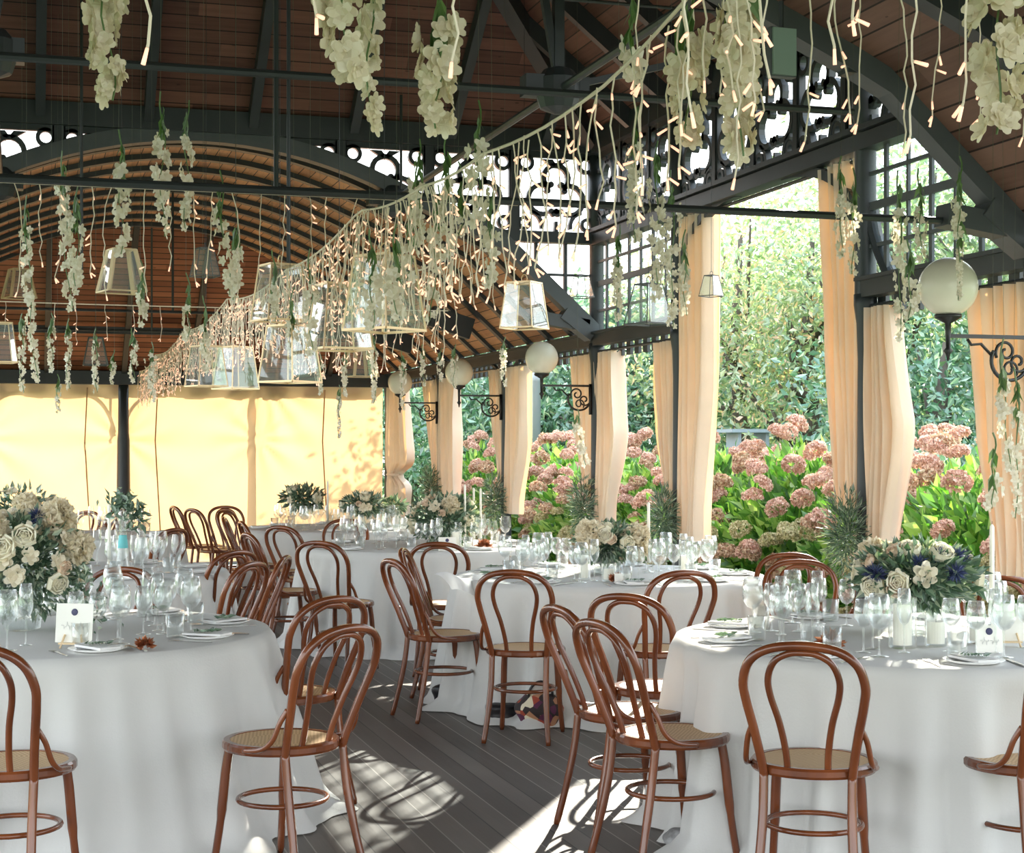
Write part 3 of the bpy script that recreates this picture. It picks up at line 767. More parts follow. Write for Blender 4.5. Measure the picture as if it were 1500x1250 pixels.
tree('garden_tree', 1560, 19, 13, M['leaf_tree'], 5.6, 1.9, 'tree cut by the right edge of the view', 10000, .12)
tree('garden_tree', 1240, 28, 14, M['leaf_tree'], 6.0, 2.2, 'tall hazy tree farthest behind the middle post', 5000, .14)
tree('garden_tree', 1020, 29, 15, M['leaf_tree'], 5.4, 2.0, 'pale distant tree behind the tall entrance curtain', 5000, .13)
b = MB().lathe([(.055, 0), (.055, 2.5), (.075, 2.52), (.075, 2.6), (.02, 2.68)], 12, (0, 0, 0), True, True)
o = b.obj('garden_pole', M['pole'], smooth=True); o.location = W(786, 21.5, -.13)
tag(o, 'blue-grey round pole standing in the garden below the second globe lamp', 'pole')
e = empty('garden_bench', W(1095, 19, -.13), camrot(20)); 
b = MB().box(-.3, .3, -.2, .2, 1.82, 1.86).obj('seat', M['pole'], e); MB().box(.16, .2, -.15, .15, 0, 1.82).obj('support', M['pole'], e); MB().box(-.2, -.16, -.15, .15, 0, 1.82).obj('support', M['pole'], e)
e.name = 'garden_sign'; tag(e, 'small pale grey flat-topped stand showing above the hydrangeas in the entrance', 'stand')

# ------------------------------------------------------------------ bentwood chairs
def smooth_path(P, n):
    out = []; P = [Vector(p) for p in P]; k = len(P)
    for i in range(k-1):
        p0 = P[max(i-1, 0)]; p1 = P[i]; p2 = P[i+1]; p3 = P[min(i+2, k-1)]
        for j in range(n):
            t = j/n
            out.append(.5*((2*p1)+(-p0+p2)*t+(2*p0-5*p1+4*p2-p3)*t*t+(-p0+3*p1-3*p2+p3)*t*t*t))
    out.append(P[-1]); return out
def chair_proto():
    e = empty('bentwood_chair')
    tilt = lambda z: -.165-.165*((z-.44)/.44)**1.1 if z > .44 else -.165-.085*((.44-z)/.44)**1.3
    half = [(.142, .44), (.150, .50), (.168, .60), (.186, .69), (.192, .755), (.168, .825), (.105, .868), (.0, .882)]
    H = [(x, tilt(z), z) for x, z in half]
    H = H+[(-x, y, z) for x, y, z in H[:-1][::-1]]
    MB().tube(smooth_path(H, 5), .0155, 8).obj('back_hoop', M['bent'], e, smooth=True)
    half = [(.064, .435), (.068, .52), (.084, .62), (.108, .71), (.112, .77), (.09, .825), (.045, .853), (0, .858)]
    H = [(x, tilt(z)+.004, z) for x, z in half]
    H = H+[(-x, y, z) for x, y, z in H[:-1][::-1]]
    MB().tube(smooth_path(H, 5), .0115, 8).obj('inner_hoop', M['bent'], e, smooth=True)
    for s in (-1, 1):
        P = [(s*.142, tilt(.44), .45), (s*.143, tilt(.3), .3), (s*.152, tilt(.15), .15), (s*.168, tilt(0), .0)]
        MB().tube(smooth_path(P, 5), [.0155]*5+[.016]*5+[.0145]*5+[.012], 8).obj('leg', M['bent'], e, smooth=True)
        P = [(s*.135, .120, .445), (s*.143, .132, .36), (s*.152, .15, .18), (s*.165, .175, 0)]
        MB().tube(smooth_path(P, 5), [.017]*5+[.0175]*5+[.014]*5+[.010], 8).obj('leg', M['bent'], e, smooth=True)
        P = [(s*.172, tilt(.61)+.014, .61), (s*.190, tilt(.58)+.022, .565), (s*.200, -.165, .505), (s*.206, -.115, .468), (s*.208, -.03, .455)]
        MB().tube(smooth_path(P, 5), .0095, 8).obj('brace', M['bent'], e, smooth=True)
    b = MB().lathe([(.178, .436), (.203, .436), (.209, .445), (.209, .462), (.203, .47), (.183, .47), (.178, .466)], 40)
    b.f += []; b.obj('seat_rim', M['bent'], e, smooth=False)
    MB().lathe([(.0005, .462), (.10, .463), (.184, .468)], 32).obj('cane_seat', M['cane'], e)
    b = MB().tube([(.158*math.cos(g), .158*math.sin(g)-.008, .255) for g in [2*PI*i/36 for i in range(36)]], .0095, 8, closed=True, flat=1.0)
    b.obj('ring_stretcher', M['bent'], e, smooth=True)
    return e
proto = chair_proto()
G = 'bentwood chairs around the tables'
CH = [
 (18, 5.42, -6, 'bentwood chair cut by the left edge, its back towards us at the near left table'),
 (412, 5.85, 52, 'bentwood chair in the left foreground, full seat in view, turned to the near left table'),
 (420, 6.98, 45, 'bentwood chair directly behind the left foreground chair, partly hidden by its back'),
 (1192, 5.46, -17, 'bentwood chair in the right foreground, whole back towards us at the near right table'),
 (1502, 5.5, 20, 'bentwood chair cut by the right edge of the photo'),
 (985, 5.98, -62, 'front one of the two side-on bentwood chairs left of the near right table'),
 (925, 6.5, -66, 'bentwood chair right behind the front side-on chair, left of the near right table'),
 (968, 7.15, -32, 'bentwood chair with its back to us at the back left of the near right table'),
 (770, 8.55, -12, 'bentwood chair with its back to us at the middle table, floral bag beneath it'),
 (962, 8.5, 20, 'bentwood chair with its back to us at the right front of the middle table'),
 (652, 9.2, -62, 'front bentwood chair on the left side of the middle table, leaning back in profile'),
 (668, 10.0, -95, 'bentwood chair next to the cloth corner hanging at the middle table, seen edge-on'),
 (650, 11.0, -4, 'bentwood chair behind the profile chair, back to us at the table beyond the middle one'),
 (503, 11.1, -24, 'bentwood chair at the left front of the second-row table, back to us'),
 (425, 12.0, -62, 'dark bentwood chair in profile left of the second-row table'),
 (452, 13.2, -35, 'bentwood chair whose back shows just behind the second-row table left chair'),
 (498, 13.9, 176, 'dark bentwood chair facing us on the far side of the second-row table'),
 (410, 13.9, -70, 'bentwood chair in the dark cluster, nearest to the aisle on the right'),
 (382, 14.7, -85, 'bentwood chair in the middle of the dark cluster by the far table'),
 (372, 16.2, -110, 'bentwood chair with an open rounded back in the dark cluster'),
 (345, 17.2, -150, 'pale-backed chair farthest in the cluster, against the yellow blind'),
 (322, 16.9, -48, 'tall dark chair standing alone left of the cluster, back in profile against the blind'),
 (298, 17.6, -60, 'thin dark chair overlapping the lone one, nearest the blind'),
 (293, 10.0, 52, 'bentwood chair with a wide arched back behind the left table, beyond the reddish ones'),
 (296, 8.95, 66, 'reddish bentwood chair right beside the left table, many bars overlapping'),
 (336, 9.35, 86, 'orange-brown bentwood chair seen edge-on nearest the aisle by the left table'),
 (138, 8.1, 168, 'bentwood chair facing us behind the glasses of the near left table'),
 (207, 12.7, 62, 'single bentwood chair back against the yellow blind, right of the dark post'),
 (158, 15.6, 40, 'bentwood chair back leaning beside the dark post'),
 (128, 17.0, 80, 'narrow bentwood chair back left of the dark post against the blind'),
 (93, 15.8, 150, 'dark chair back just above the big left bouquet'),
 (1150, 9.25, 165, 'bentwood chair back highest of the three in front of the hydrangeas'),
 (1175, 8.65, 172, 'bentwood chair back directly above the near right table glasses'),
 (1232, 8.9, 115, 'bentwood chair back just left of the right bouquet, turned sideways'),
 (1492, 7.55, 178, 'reddish chair top behind the place card at the right edge'),
]
for i, (px, d, ph, lab) in enumerate(CH):
    p = W(px, d, 0)
    if i == 0:
        proto.location = p; proto.rotation_euler = (0, 0, camrot(ph)); tag(proto, lab, 'chair', G)
    else: dup(proto, p, camrot(ph), lab)

# ------------------------------------------------------------------ tables
def tablecloth(c, rad, seed, label, key, flare=.07, fold=.05):
    rs = random.Random(seed)
    comps = [(rs.randint(6, 9), rs.random()*6, .45), (rs.randint(12, 16), rs.random()*6, .8), (rs.randint(20, 25), rs.random()*6, .7), (rs.randint(30, 40), rs.random()*6, .4)]
    def rr(a, t):
        f = sum(w*math.sin(n*a+p+.5*math.sin(2*a+p)) for n, p, w in comps)/1.4
        return rad+.012+.03*t+t*flare+fold*min(1, .15+t)**.6*min(1, t*6)*(math.copysign(abs(f)**.8, f)-.7)
    b = MB(); n = 260
    rings = [(0, 0), (.4, 0), (.8, 0), (.97, 0)]
    for q, _ in rings:
        for i in range(n):
            a = 2*PI*i/n; b.v.append((rad*max(q, .002)*math.cos(a), rad*max(q, .002)*math.sin(a), .752))
    m_ = 22
    for j in range(m_+1):
        t = j/m_
        for i in range(n):
            a = 2*PI*i/n
            if j == 0: r_, z = rad*.995, .751
            else: r_, z = rr(a, t), .742*(1-t)+.006
            if t > .93: r_ += (t-.93)*1.6*(.6+.5*math.sin(9*a+seed))
            b.v.append((r_*math.cos(a), r_*math.sin(a), z))
    K = len(rings)+m_+1
    for j in range(K-1):
        for i in range(n):
            b.f.append((j*n+i, j*n+(i+1) % n, (j+1)*n+(i+1) % n, (j+1)*n+i))
    o = b.obj('tablecloth', M['cloth'], smooth=True, loc=c); tag(o, label, 'tablecloth', 'white linen tablecloths')
    t = empty('round_table', c)
    MB().lathe([(.001, .71), (rad-.02, .71), (rad-.02, .742), (.001, .742)], 48).obj('tabletop', M['pine'], t)
    for k in range(4):
        a = k*PI/2+.4; MB().tube([(.45*rad*math.cos(a), .45*rad*math.sin(a), .71), (.5*rad*math.cos(a), .5*rad*math.sin(a), 0)], .02, 8).obj('leg', M['steel2'], t)
    tag(t, 'round table under the white cloth, the '+where[key], 'table', 'round banquet tables')
where = {'right': 'near right table', 'left': 'near left table', 'mid': 'middle table', 'second': 'second-row table', 'third': 'farthest table', 'leftback': 'second left table', 'leftfar': 'far left table'}
TB = {'right': (1340, 6.5, .95), 'left': (53, 6.72, .95), 'mid': (893, 9.75, .92), 'second': (618, 12.7, .93), 'third': (500, 15.6, .93), 'leftback': (110, 10.0, .92), 'leftfar': (110, 14.2, .92)}
lab = {'right': 'white linen tablecloth falling in soft folds over the near right table', 'left': 'white linen tablecloth on the near left table, smooth and brightly lit',
 'mid': 'cream-shaded linen tablecloth on the middle table behind the chairs', 'second': 'linen tablecloth on the table behind the middle one, beside the aisle', 'third': 'linen tablecloth on the farthest table before the yellow blind',
 'leftback': 'linen tablecloth on the table behind the near left one', 'leftfar': 'linen tablecloth on the far left table by the dark post'}
TC = {}
for i, (k, (px, d, r_)) in enumerate(TB.items()):
    c = W(px, d, 0); TC[k] = (c, r_); tablecloth(c, r_, 3+i, lab[k], k, {'left': .20, 'right': .08}.get(k, .10), {'left': .05, 'right': .07}.get(k, .055))
ZT0 = .753
# loose corner of cloth hanging at the middle table
p = W(672, 9.3, 0)
b = MB().grid(lambda u, v: (-.14+.26*u+.10*v, .04*math.sin(u*9+v*2)-.10*v+.04, .785+.015*math.sin(u*7)-.01*u-(.08+.05*u)*v*v), 24, 16)
o = b.obj('napkin', M['napkin'], smooth=True, loc=p, rot=(0, 0, camrot(0))); tag(o, 'white linen napkin draped over the left end of the middle table', 'napkin')

# ------------------------------------------------------------------ tableware
def lathe_mesh(name, prof, mat, seg=20): return MB().lathe(prof, seg).mesh(name, mat, True)
def wineglass(h, rb, zb):
    e = empty('wine_glass')
    hb = h-zb
    bowl = [(.004, zb), (rb*.55, zb+hb*.08), (rb*.92, zb+hb*.28), (rb, zb+hb*.42), (rb*.93, zb+hb*.7), (rb*.78, h), (rb*.76, h-.0005), (rb*.90, zb+hb*.7), (rb*.965, zb+hb*.42), (rb*.86, zb+hb*.29), (rb*.45, zb+hb*.1), (.001, zb+hb*.05)]
    put('bowl', lathe_mesh('bowl', bowl, M['glass']), e)
    put('stem', lathe_mesh('stem', [(.006, .004), (.0035, .015), (.003, zb*.6), (.0045, zb)], M['glass'], 10), e)
    put('foot', lathe_mesh('foot', [(.001, 0), (rb*.82, 0), (rb*.82, .0015), (.006, .005)], M['glass']), e)
    return e
def glass_one(h, rb, zb):
    hb = h-zb
    return lathe_mesh('wine_glass', [(rb*.8, 0), (.006, .004), (.0035, .015), (.003, zb*.6), (.0045, zb), (rb*.55, zb+hb*.08), (rb*.92, zb+hb*.28), (rb, zb+hb*.42), (rb*.93, zb+hb*.7), (rb*.78, h)], M['glass'], 14)
big = wineglass(.225, .044, .095); small = wineglass(.195, .036, .09); flute = wineglass(.235, .028, .10)
big1, small1, flute1 = glass_one(.225, .044, .095), glass_one(.195, .036, .09), glass_one(.235, .028, .10)
tumbler_m = lathe_mesh('tumbler', [(.001, .004), (.028, .004), (.030, 0), (.033, .003), (.037, .095), (.0355, .095), (.031, .008), (.001, .008)], M['glass'])
first_used = {'b': False}
sprig_m = quads_mesh('sprig', leaves(np.stack([np.linspace(-.05, .05, 18), np.zeros(18), np.full(18, .004)], 1), np.stack([np.full(18, .4), np.tile([1., -1.], 9), np.full(18, .15)], 1), .035, rg, .35), M['leaf_dark'])
nap_m = None
def napkin_mesh():
    b = MB(); b.grid(lambda u, v: (-.11+.22*u, -.055+.11*v, .012+.004*math.sin(u*5+v*3)), 8, 6); b.box(-.11, .11, -.055, .055, 0, .011)
    return b.mesh('napkin', M['napkin'])
nap_m = napkin_mesh()
plate_m = lathe_mesh('plate', [(.001, .004), (.06, .004), (.065, .006), (.105, .014), (.108, .013), (.07, 0), (.001, 0)], pbr('porcelain', (.86, .86, .85), .15), 32)
def fork_mesh():
    b = MB(); b.box(-.004, .004, -.09, .04, 0, .003); b.box(-.012, .012, .04, .055, 0, .003)
    for k in range(4): b.box(-.012+.007*k, -.009+.007*k, .055, .095, 0, .003)
    return b.mesh('fork', M['silver'])
def knife_mesh():
    b = MB(); b.box(-.006, .006, -.1, 0, 0, .005); b.box(-.008, .008, 0, .1, .001, .003); return b.mesh('knife', M['silver'])
fork_m, knife_m = fork_mesh(), knife_mesh()
glab = {'right': 'clear wine glasses on the near right table', 'left': 'clear wine glasses on the near left table', 'mid': 'clear wine glasses on the middle table', 'second': 'crowded wine glasses on the second-row table',
 'third': 'wine glasses on the farthest table before the blind', 'leftback': 'wine glasses on the table behind the near left one', 'leftfar': 'wine glasses on the far left table'}
rt = random.Random(21)
def put_at(kind, mesh, x, y, rz, label, cat, group, z=ZT0, sc=1.0):
    o = put(kind, mesh, None, (x, y, z), (0, 0, rz), sc); tag(o, label, cat, group); return o
for key, (c, rad) in TC.items():
    n = 9; near = key in ('right', 'left', 'mid'); a0 = {'right': .25, 'left': .1, 'mid': .35}.get(key, .2)
    for i in range(n):
        a = a0+2*PI*i/n
        ur = Vector((math.cos(a), math.sin(a))); ut = Vector((-ur.y, ur.x))
        def at(r_, t): return (c.x+ur.x*r_+ut.x*t, c.y+ur.y*r_+ut.y*t)
        for knd, ms, r_, t in (('b', big1, .60, .16), ('s', small1, .53, .08), ('f', flute1, .45, .17), ('s', small1, .44, .03)):
            x, y = at(rad-.92+r_+rt.uniform(-.02, .02), t+rt.uniform(-.02, .02))
            nm = {'b': 'large', 's': 'small', 'f': 'slim'}[knd]
            L = '%s stemmed wine glass in a setting of the %s' % (nm, where[key])
            if near:
                src = {'b': big, 's': small, 'f': flute}[knd]
                if not first_used.get(knd+'u'):
                    first_used[knd+'u'] = True; o = src; o.location = (x, y, ZT0)
                else: o = dup(src, (x, y, ZT0))
                tag(o, L, 'wine glass', '%s stemmed %s' % (nm, glab[key]))
            else:
                put_at('wine_glass', ms, x, y, 0, L, 'wine glass', '%s stemmed %s' % (nm, glab[key]))
        x, y = at(rad-.92+.62, -.02)
        put_at('water_tumbler', tumbler_m, x, y, 0, 'short water tumbler in a setting of the %s' % where[key], 'glass', 'water tumblers on the %s' % where[key])
        x, y = at(rad-.17, 0)
        pl = put_at('plate', plate_m, x, y, 0, 'white plate under a napkin at the rim of the %s' % where[key], 'plate', 'plates on the %s' % where[key])
        put_at('folded_napkin', nap_m, x, y, a+.2+rt.uniform(-.3, .3), 'folded white napkin on a plate of the %s' % where[key], 'napkin', 'folded napkins on the %s' % where[key], ZT0+.012, .8)
        if near:
            put_at('sprig', sprig_m, x, y, a+1.0, 'green herb sprig laid on a napkin of the %s' % where[key], 'sprig', 'herb sprigs on the %s' % where[key], ZT0+.024)
            x, y = at(rad-.16, -.145); put_at('fork', fork_m, x, y, a+PI/2, 'steel fork beside a plate of the %s' % where[key], 'fork', 'forks on the %s' % where[key])
            x, y = at(rad-.16, .145); put_at('knife', knife_m, x, y, a+PI/2, 'steel knife beside a plate of the %s' % where[key], 'knife', 'knives on the %s' % where[key])

# ------------------------------------------------------------------ flowers
def petal_flower(rng, c, nrm, size, k=5, cup=.35, wide=.75):
    """k broad petals around c; returns (2k*?,4,3)"""
    nrm = nrm/np.linalg.norm(nrm); t = np.array([.31, .17, .93]) if abs(nrm[2]) < .9 else np.array([1., 0, 0])
    u = np.cross(nrm, t); u /= np.linalg.norm(u); v = np.cross(nrm, u); out = []; ph = rng.random()*6
    for i in range(k):
        a = ph+2*PI*i/k; D = u*math.cos(a)+v*math.sin(a); S = -u*math.sin(a)+v*math.cos(a)
        L = size*(.9+.2*rng.random()); w_ = L*wide*.5
        b0 = c; m1 = c+D*L*.5+nrm*L*cup*.5; t1 = c+D*L+nrm*L*cup*(.6+.5*rng.random())
        out.append([b0-S*w_*.15, b0+S*w_*.15, m1+S*w_, m1-S*w_])
        out.append([m1-S*w_, m1+S*w_, t1+S*w_*.62, t1-S*w_*.62])
        out.append([t1-S*w_*.62, t1+S*w_*.62, t1+S*w_*.15+D*L*.12, t1-S*w_*.15+D*L*.12])
    return out
def blossom_mesh(seed, mat, size=.03, layers=2):
    rng = np.random.default_rng(seed); q = []
    for l in range(layers): q += petal_flower(rng, np.zeros(3), np.array([.1*l, .05, 1.0]), size*(1-.28*l), 6 if l == 0 else 5, .35+.35*l, .85)
    return quads_mesh('blossom', q, mat)
def rose_mesh(seed, mat, r_=.045):
    rng = np.random.default_rng(seed); q = []
    for l in range(6):
        s = r_*(1-.13*l); k = 6-l//2
        for i in range(k):
            a = 2*PI*i/k+l*.7; w_ = s*1.0
            D = np.array([math.cos(a), math.sin(a), 0]); S = np.array([-D[1], D[0], 0]); Z = np.array([0, 0, 1.])
            rad = s*(1-.12*l)
            pts = [(0.15, -.55*r_, .3), (.75, -.35*r_, .8), (.95, .05*r_, 1.0), (.80-.1*l, .45*r_+.03*l*r_, .75), (.95-.12*l, .55*r_, .45)]
            for (f0, z0, w0), (f1, z1, w1) in zip(pts[:-1], pts[1:]):
                q.append([D*rad*f0+Z*z0-S*w_*.6*w0, D*rad*f0+Z*z0+S*w_*.6*w0, D*rad*f1+Z*z1+S*w_*.6*w1, D*rad*f1+Z*z1-S*w_*.6*w1])
    return quads_mesh('rose', q, mat)
roses = [rose_mesh(1, M['rose']), rose_mesh(2, M['rose'], .05)]
peachm = rose_mesh(3, M['peach'], .03)
def pom_mesh(name, seed, n, r_, psize, mat, asp=.9):
    rng = np.random.default_rng(seed); d = dirs(n, rng)
    out = []
    for k in range(3):
        D = d*.25+dirs(n, rng)*.9; out.append(leaves(d*r_*.9, D, psize, rng, asp, .1))
    return quads_mesh(name, np.concatenate(out), mat)
pom = pom_mesh('white_hydrangea', 8, 260, .07, .028, M['petal'])
rngt = np.random.default_rng(77); dt = dirs(160, rngt)
thistle = quads_mesh('thistle', leaves(dt*.008, dt, .032, rngt, .12, .1), M['thistle'])
lily = blossom_mesh(9, M['petal'], .045, 2)
def bouquet(px, d, zc, hw, hh, seed, label, n_leaf=900, nr=7, npom=2, nth=4, npe=3, nli=5, vase=True, leafsize=.055, trail=None, low=ZT0, leafmat_='leaf_dark'):
    rs = random.Random(seed); rng = np.random.default_rng(seed)
    p = W(px, d, 0); e = empty('flower_arrangement', (p.x, p.y, low))
    zc -= low
    dd = dirs(n_leaf, rng); P = dd*(rng.random((n_leaf, 1))**.5)*np.array([hw, hw*.8, hh])*.95; P[:, 2] += zc
    A = leaves(P, dd+dirs(n_leaf, rng)*.6, leafsize, rng, .45)
    if trail:
        k = 120; T = np.array(trail); tt = rng.random((k, 1)); Q = T[0]*(1-tt)+T[1]*tt+rng.normal(size=(k, 3))*.03
        A = np.concatenate([A, leaves(Q, dirs(k, rng, -.3), leafsize*.8, rng, .45)])
    put('foliage', quads_mesh('foliage', A, M[leafmat_]), e)
    def surf(k):
        a = rs.uniform(PI*.95, PI*2.05) if k % 4 else rs.uniform(0, 2*PI); a += -TH; el = rs.uniform(-.35, 1.2)
        nv = Vector((math.cos(el)*math.cos(a), math.cos(el)*math.sin(a), math.sin(el)))
        return Vector((nv.x*hw*.92, nv.y*hw*.75, nv.z*hh*.92+zc)), nv
    def add(nm, meshes, n, s0, s1):
        for k in range(n):
            q, nv = surf(k); r_ = nv.to_track_quat('Z', 'Y').to_euler()
            put(nm, rs.choice(meshes), e, q, r_, rs.uniform(s0, s1))
    add('rose', roses, nr, .8, 1.15); add('white_hydrangea', [pom], npom, .8, 1.15); add('thistle', [thistle], nth, .8, 1.2)
    add('peach_flower', [peachm], npe, .8, 1.2); add('blossom', [lily], nli, .7, 1.1)
    if vase: MB().lathe([(.05, 0), (.075, .01), (.085, zc*.5), (.07, zc*.9)], 20, (0, 0, 0), True).obj('vase', M['pane'], e, smooth=True)
    tag(e, label, 'flower arrangement', 'flower arrangements on the tables'); return e
bouquet(32, 6.75, 1.03, .27, .23, 1, 'huge bouquet of white roses, hydrangeas and greenery at the left edge', 2000, 7, 4, 1, 4, 46, leafsize=.042, trail=[(.22, -.15, .25), (.30, -.2, .03)])
bouquet(1345, 6.62, .99, .27, .13, 2, 'low bouquet with cream roses and dark blue thistles on the near right table', 1500, 8, 1, 9, 5, 8)
bouquet(890, 9.8, .94, .19, .11, 3, 'round bouquet of white hydrangea and roses on the middle table', 900, 5, 4, 0, 5, 5)
bouquet(650, 12.6, .96, .28, .20, 4, 'leafy bouquet with white and pink flowers on the second-row table', 1300, 5, 2, 0, 5, 10)
bouquet(443, 15.6, 1.03, .20, .12, 5, 'dark leafy bouquet, left one of the two on the farthest table', 600, 2, 0, 0, 2, 8, leafsize=.06)
bouquet(532, 15.3, .98, .21, .10, 6, 'dark leafy bouquet, right one of the two on the farthest table', 600, 2, 0, 0, 1, 5, leafsize=.06)
bouquet(575, 15.6, .96, .12, .08, 16, 'small green tuft of foliage beside the far corner curtain', 260, 0, 0, 0, 0, 3)
bouquet(30, 10.2, 1.05, .25, .22, 7, 'bouquet of white blossom on the table behind the near left one', 700, 3, 2, 0, 2, 10)
# greenery bunches tied to the posts
def postbunch(y, z, s, label, seed):
    rng = np.random.default_rng(seed); n = 1100
    d = dirs(n, rng, .0); P = d*(rng.random((n, 1))**.6)*np.array([.10, .17, .26])*s*.7
    A = leaves(P, d+dirs(n, rng)*.6+np.array([0, 0, .1]), .06, rng, .16, .2)
    o = put('greenery_bunch', quads_mesh('greenery_bunch', A, M['leaf_dark']), None, (XR-.12, y, z)); tag(o, label, 'greenery', 'greenery tied to the arcade posts')
postbunch(8.16, 1.03, 1.35, 'feathery grey-green bunch tied to the middle post', 1)
postbunch(10.85, 1.0, 1.3, 'green bunch tied at the foot of the tall entrance curtain', 2)
postbunch(Y2, 1.02, 1.4, 'green bunch tied to the post of the second globe lamp', 3)
postbunch(15.2, 1.0, 1.5, 'green bunch tied to the post of the third globe lamp', 4)
postbunch(17.75, 1.05, 1.5, 'green bunch tied to the last post before the end wall', 5)
# tall vase with trailing green behind the near left table
p = W(180, 9.55, ZT0); e = empty('tall_vase', p)
MB().lathe([(.05, 0), (.055, .01), (.04, .06), (.022, .2), (.02, .33), (.024, .36)], 18, (0, 0, 0), True).obj('vase', M['pane'], e, smooth=True)
MB().lathe([(.0305, .17), (.0225, .245)], 18).obj('ribbon', pbr('teal_ribbon', (.12, .48, .50), .5), e)
P = np.concatenate([rg.normal(size=(90, 3))*np.array([.05, .05, .04])+np.array([.0, 0, .42]), np.stack([.03+rg.random(60)*.09, rg.normal(size=60)*.03, .42-rg.random(60)*.13], 1)])
put('foliage', quads_mesh('foliage', leaves(P, dirs(150, rg, -.2), .06, rg, .4), M['leaf_dark']), e)
tag(e, 'tall narrow vase with teal ribbon and trailing leaves in front of the dark post', 'vase')

# candles, cards, ornaments
def taper(px, d, ztop, label, r_=.011):
    p = W(px, d, ZT0); e = empty('taper_candle', p); h = ztop-ZT0
    MB().lathe([(r_, .06), (r_*.8, h-.01), (.003, h)], 12, (0, 0, 0), True, True).obj('candle', M['wax'], e, smooth=True)
    MB().tube([(0, 0, h-.002), (.001, 0, h+.012)], .001, 5).obj('wick', M['iron'], e)
    MB().lathe([(.035, 0), (.035, .006), (.008, .012), (.007, .045), (.016, .06), (.016, .07)], 16, (0, 0, 0), True, True).obj('holder', M['glass'], e, smooth=True)
    tag(e, label, 'candle', 'white taper candles')
taper(1453, 6.75, 1.19, 'tall white taper candle right of the near right bouquet', .0115)
taper(950, 9.9, 1.18, 'white taper candle right of the middle bouquet')
taper(160, 9.8, 1.17, 'white taper candle left of the tall vase on the table behind the near left one')
taper(681, 12.5, 1.23, 'leftmost of the three white taper candles on the second-row table')
taper(694, 12.7, 1.20, 'middle one of the three white taper candles on the second-row table')
taper(704, 12.6, 1.20, 'rightmost of the three white taper candles on the second-row table')
taper(92, 10.1, 1.16, 'white taper candle just right of the rear left bouquet')
taper(480, 15.5, 1.2, 'thin taper candle between the two far bouquets')
def hurricane(px, d, rg_, hg, rc, hc, label):
    p = W(px, d, ZT0); e = empty('pillar_candle', p)
    MB().lathe([(rc, .012), (rc, hc), (rc*.3, hc-.004)], 20, (0, 0, 0), True, True).obj('candle', M['wax'], e, smooth=False)
    MB().lathe([(rg_*.9, 0), (rg_, .006), (rg_, hg)], 24, (0, 0, 0), True).obj('glass_cylinder', M['glass'], e, smooth=True)
    MB().tube([(0, 0, hc-.005), (0, 0, hc+.01)], .001, 5).obj('wick', M['iron'], e)
    tag(e, label, 'candle', 'pillar candles in glass')
hurricane(1322, 6.15, .052, .19, .035, .165, 'tall cream pillar candle in a glass cylinder on the near right table')
hurricane(1371, 6.2, .042, .13, .033, .095, 'short cream pillar candle in a glass next to the tall one')
hurricane(856, 9.35, .035, .16, .022, .14, 'slim pillar candle in a glass left of the middle bouquet')
hurricane(892, 9.25, .042, .10, .03, .07, 'squat pillar candle in a glass in front of the middle bouquet')
hurricane(1432, 6.3, .040, .11, .03, .08, 'small candle in a glass at the far right of the near right table')
hurricane(668, 12.2, .04, .16, .028, .13, 'pale pillar candle in front of the second-row bouquet')
hurricane(1003, 9.5, .035, .16, .022, .13, 'slim candle in a glass right of the middle bouquet')
def card(px, d, w, h, label, seal=True, easel=True, rz=0, lift=.02):
    p = W(px, d, ZT0); e = empty('place_card', p, camrot(rz)); t = .12
    def P(x, z, y=0): return (x, z*t+y, z)
    b = MB(); n = .003
    b.v = [P(-w/2, lift), P(w/2, lift), P(w/2, lift+h), P(-w/2, lift+h), P(-w/2, lift, n), P(w/2, lift, n), P(w/2, lift+h, n), P(-w/2, lift+h, n)]
    b.f = [(0, 1, 2, 3), (7, 6, 5, 4), (0, 4, 5, 1), (1, 5, 6, 2), (2, 6, 7, 3), (3, 7, 4, 0)]
    b.obj('card', M['paper'], e)
    if seal:
        q = MB(); q.lathe([(.0005, .003), (.011, .002), (.013, 0)], 16); o = q.obj('wax_seal', M['navy'], e, loc=P(0, lift+h*.78, -.001), rot=(R(90)-math.atan(t), 0, 0))
        ink = MB(); rs = random.Random(3)
        for z0, s in ((.42, .6), (.26, .0)):
            if s == 0: continue
            for k, (xa, xb) in enumerate(((-.34, -.02), (.04, .34))):
                pts = []
                for i in range(26):
                    u = i/25; x = (xa+(xb-xa)*u)*w; z = lift+h*z0+.006*math.sin(i*1.7)*(.5 if i % 6 else 2.2)+.004*math.sin(i*.6)
                    pts.append(P(x, z, -.002))
                ink.tube(pts, .0005, 4)
        ink.obj('handwriting', M['ink'], e)
    if easel:
        for s in (-1, 1):
            MB().tube([(s*w*.3, -.02, 0), (s*w*.22, .0, lift+.03)], .004, 6).obj('easel_leg', M['pine'], e)
        MB().box(-w*.36, w*.36, -.016, .006, lift-.006, lift).obj('easel_ledge', M['pine'], e)
        MB().tube([(0, .1, 0), (0, h*.8*t+.01, h*.8)], .003, 6).obj('easel_strut', M['pine'], e)
    tag(e, label, 'card')
card(107, 6.15, .145, .145, 'cream table card with a navy seal on a small wooden easel, near left table', rz=-8)
card(1478, 6.2, .13, .14, 'cream table card on an easel at the right end of the near right table', seal=False)
card(1450, 6.0, .10, .10, 'small card with a dark seal behind the right wine glasses', easel=False, lift=0)
card(655, 12.0, .13, .10, 'white card in front of the second-row bouquet', easel=False, lift=0)
card(912, 9.1, .09, .055, 'tiny white card in front of the middle bouquet', seal=False, easel=False, lift=0)
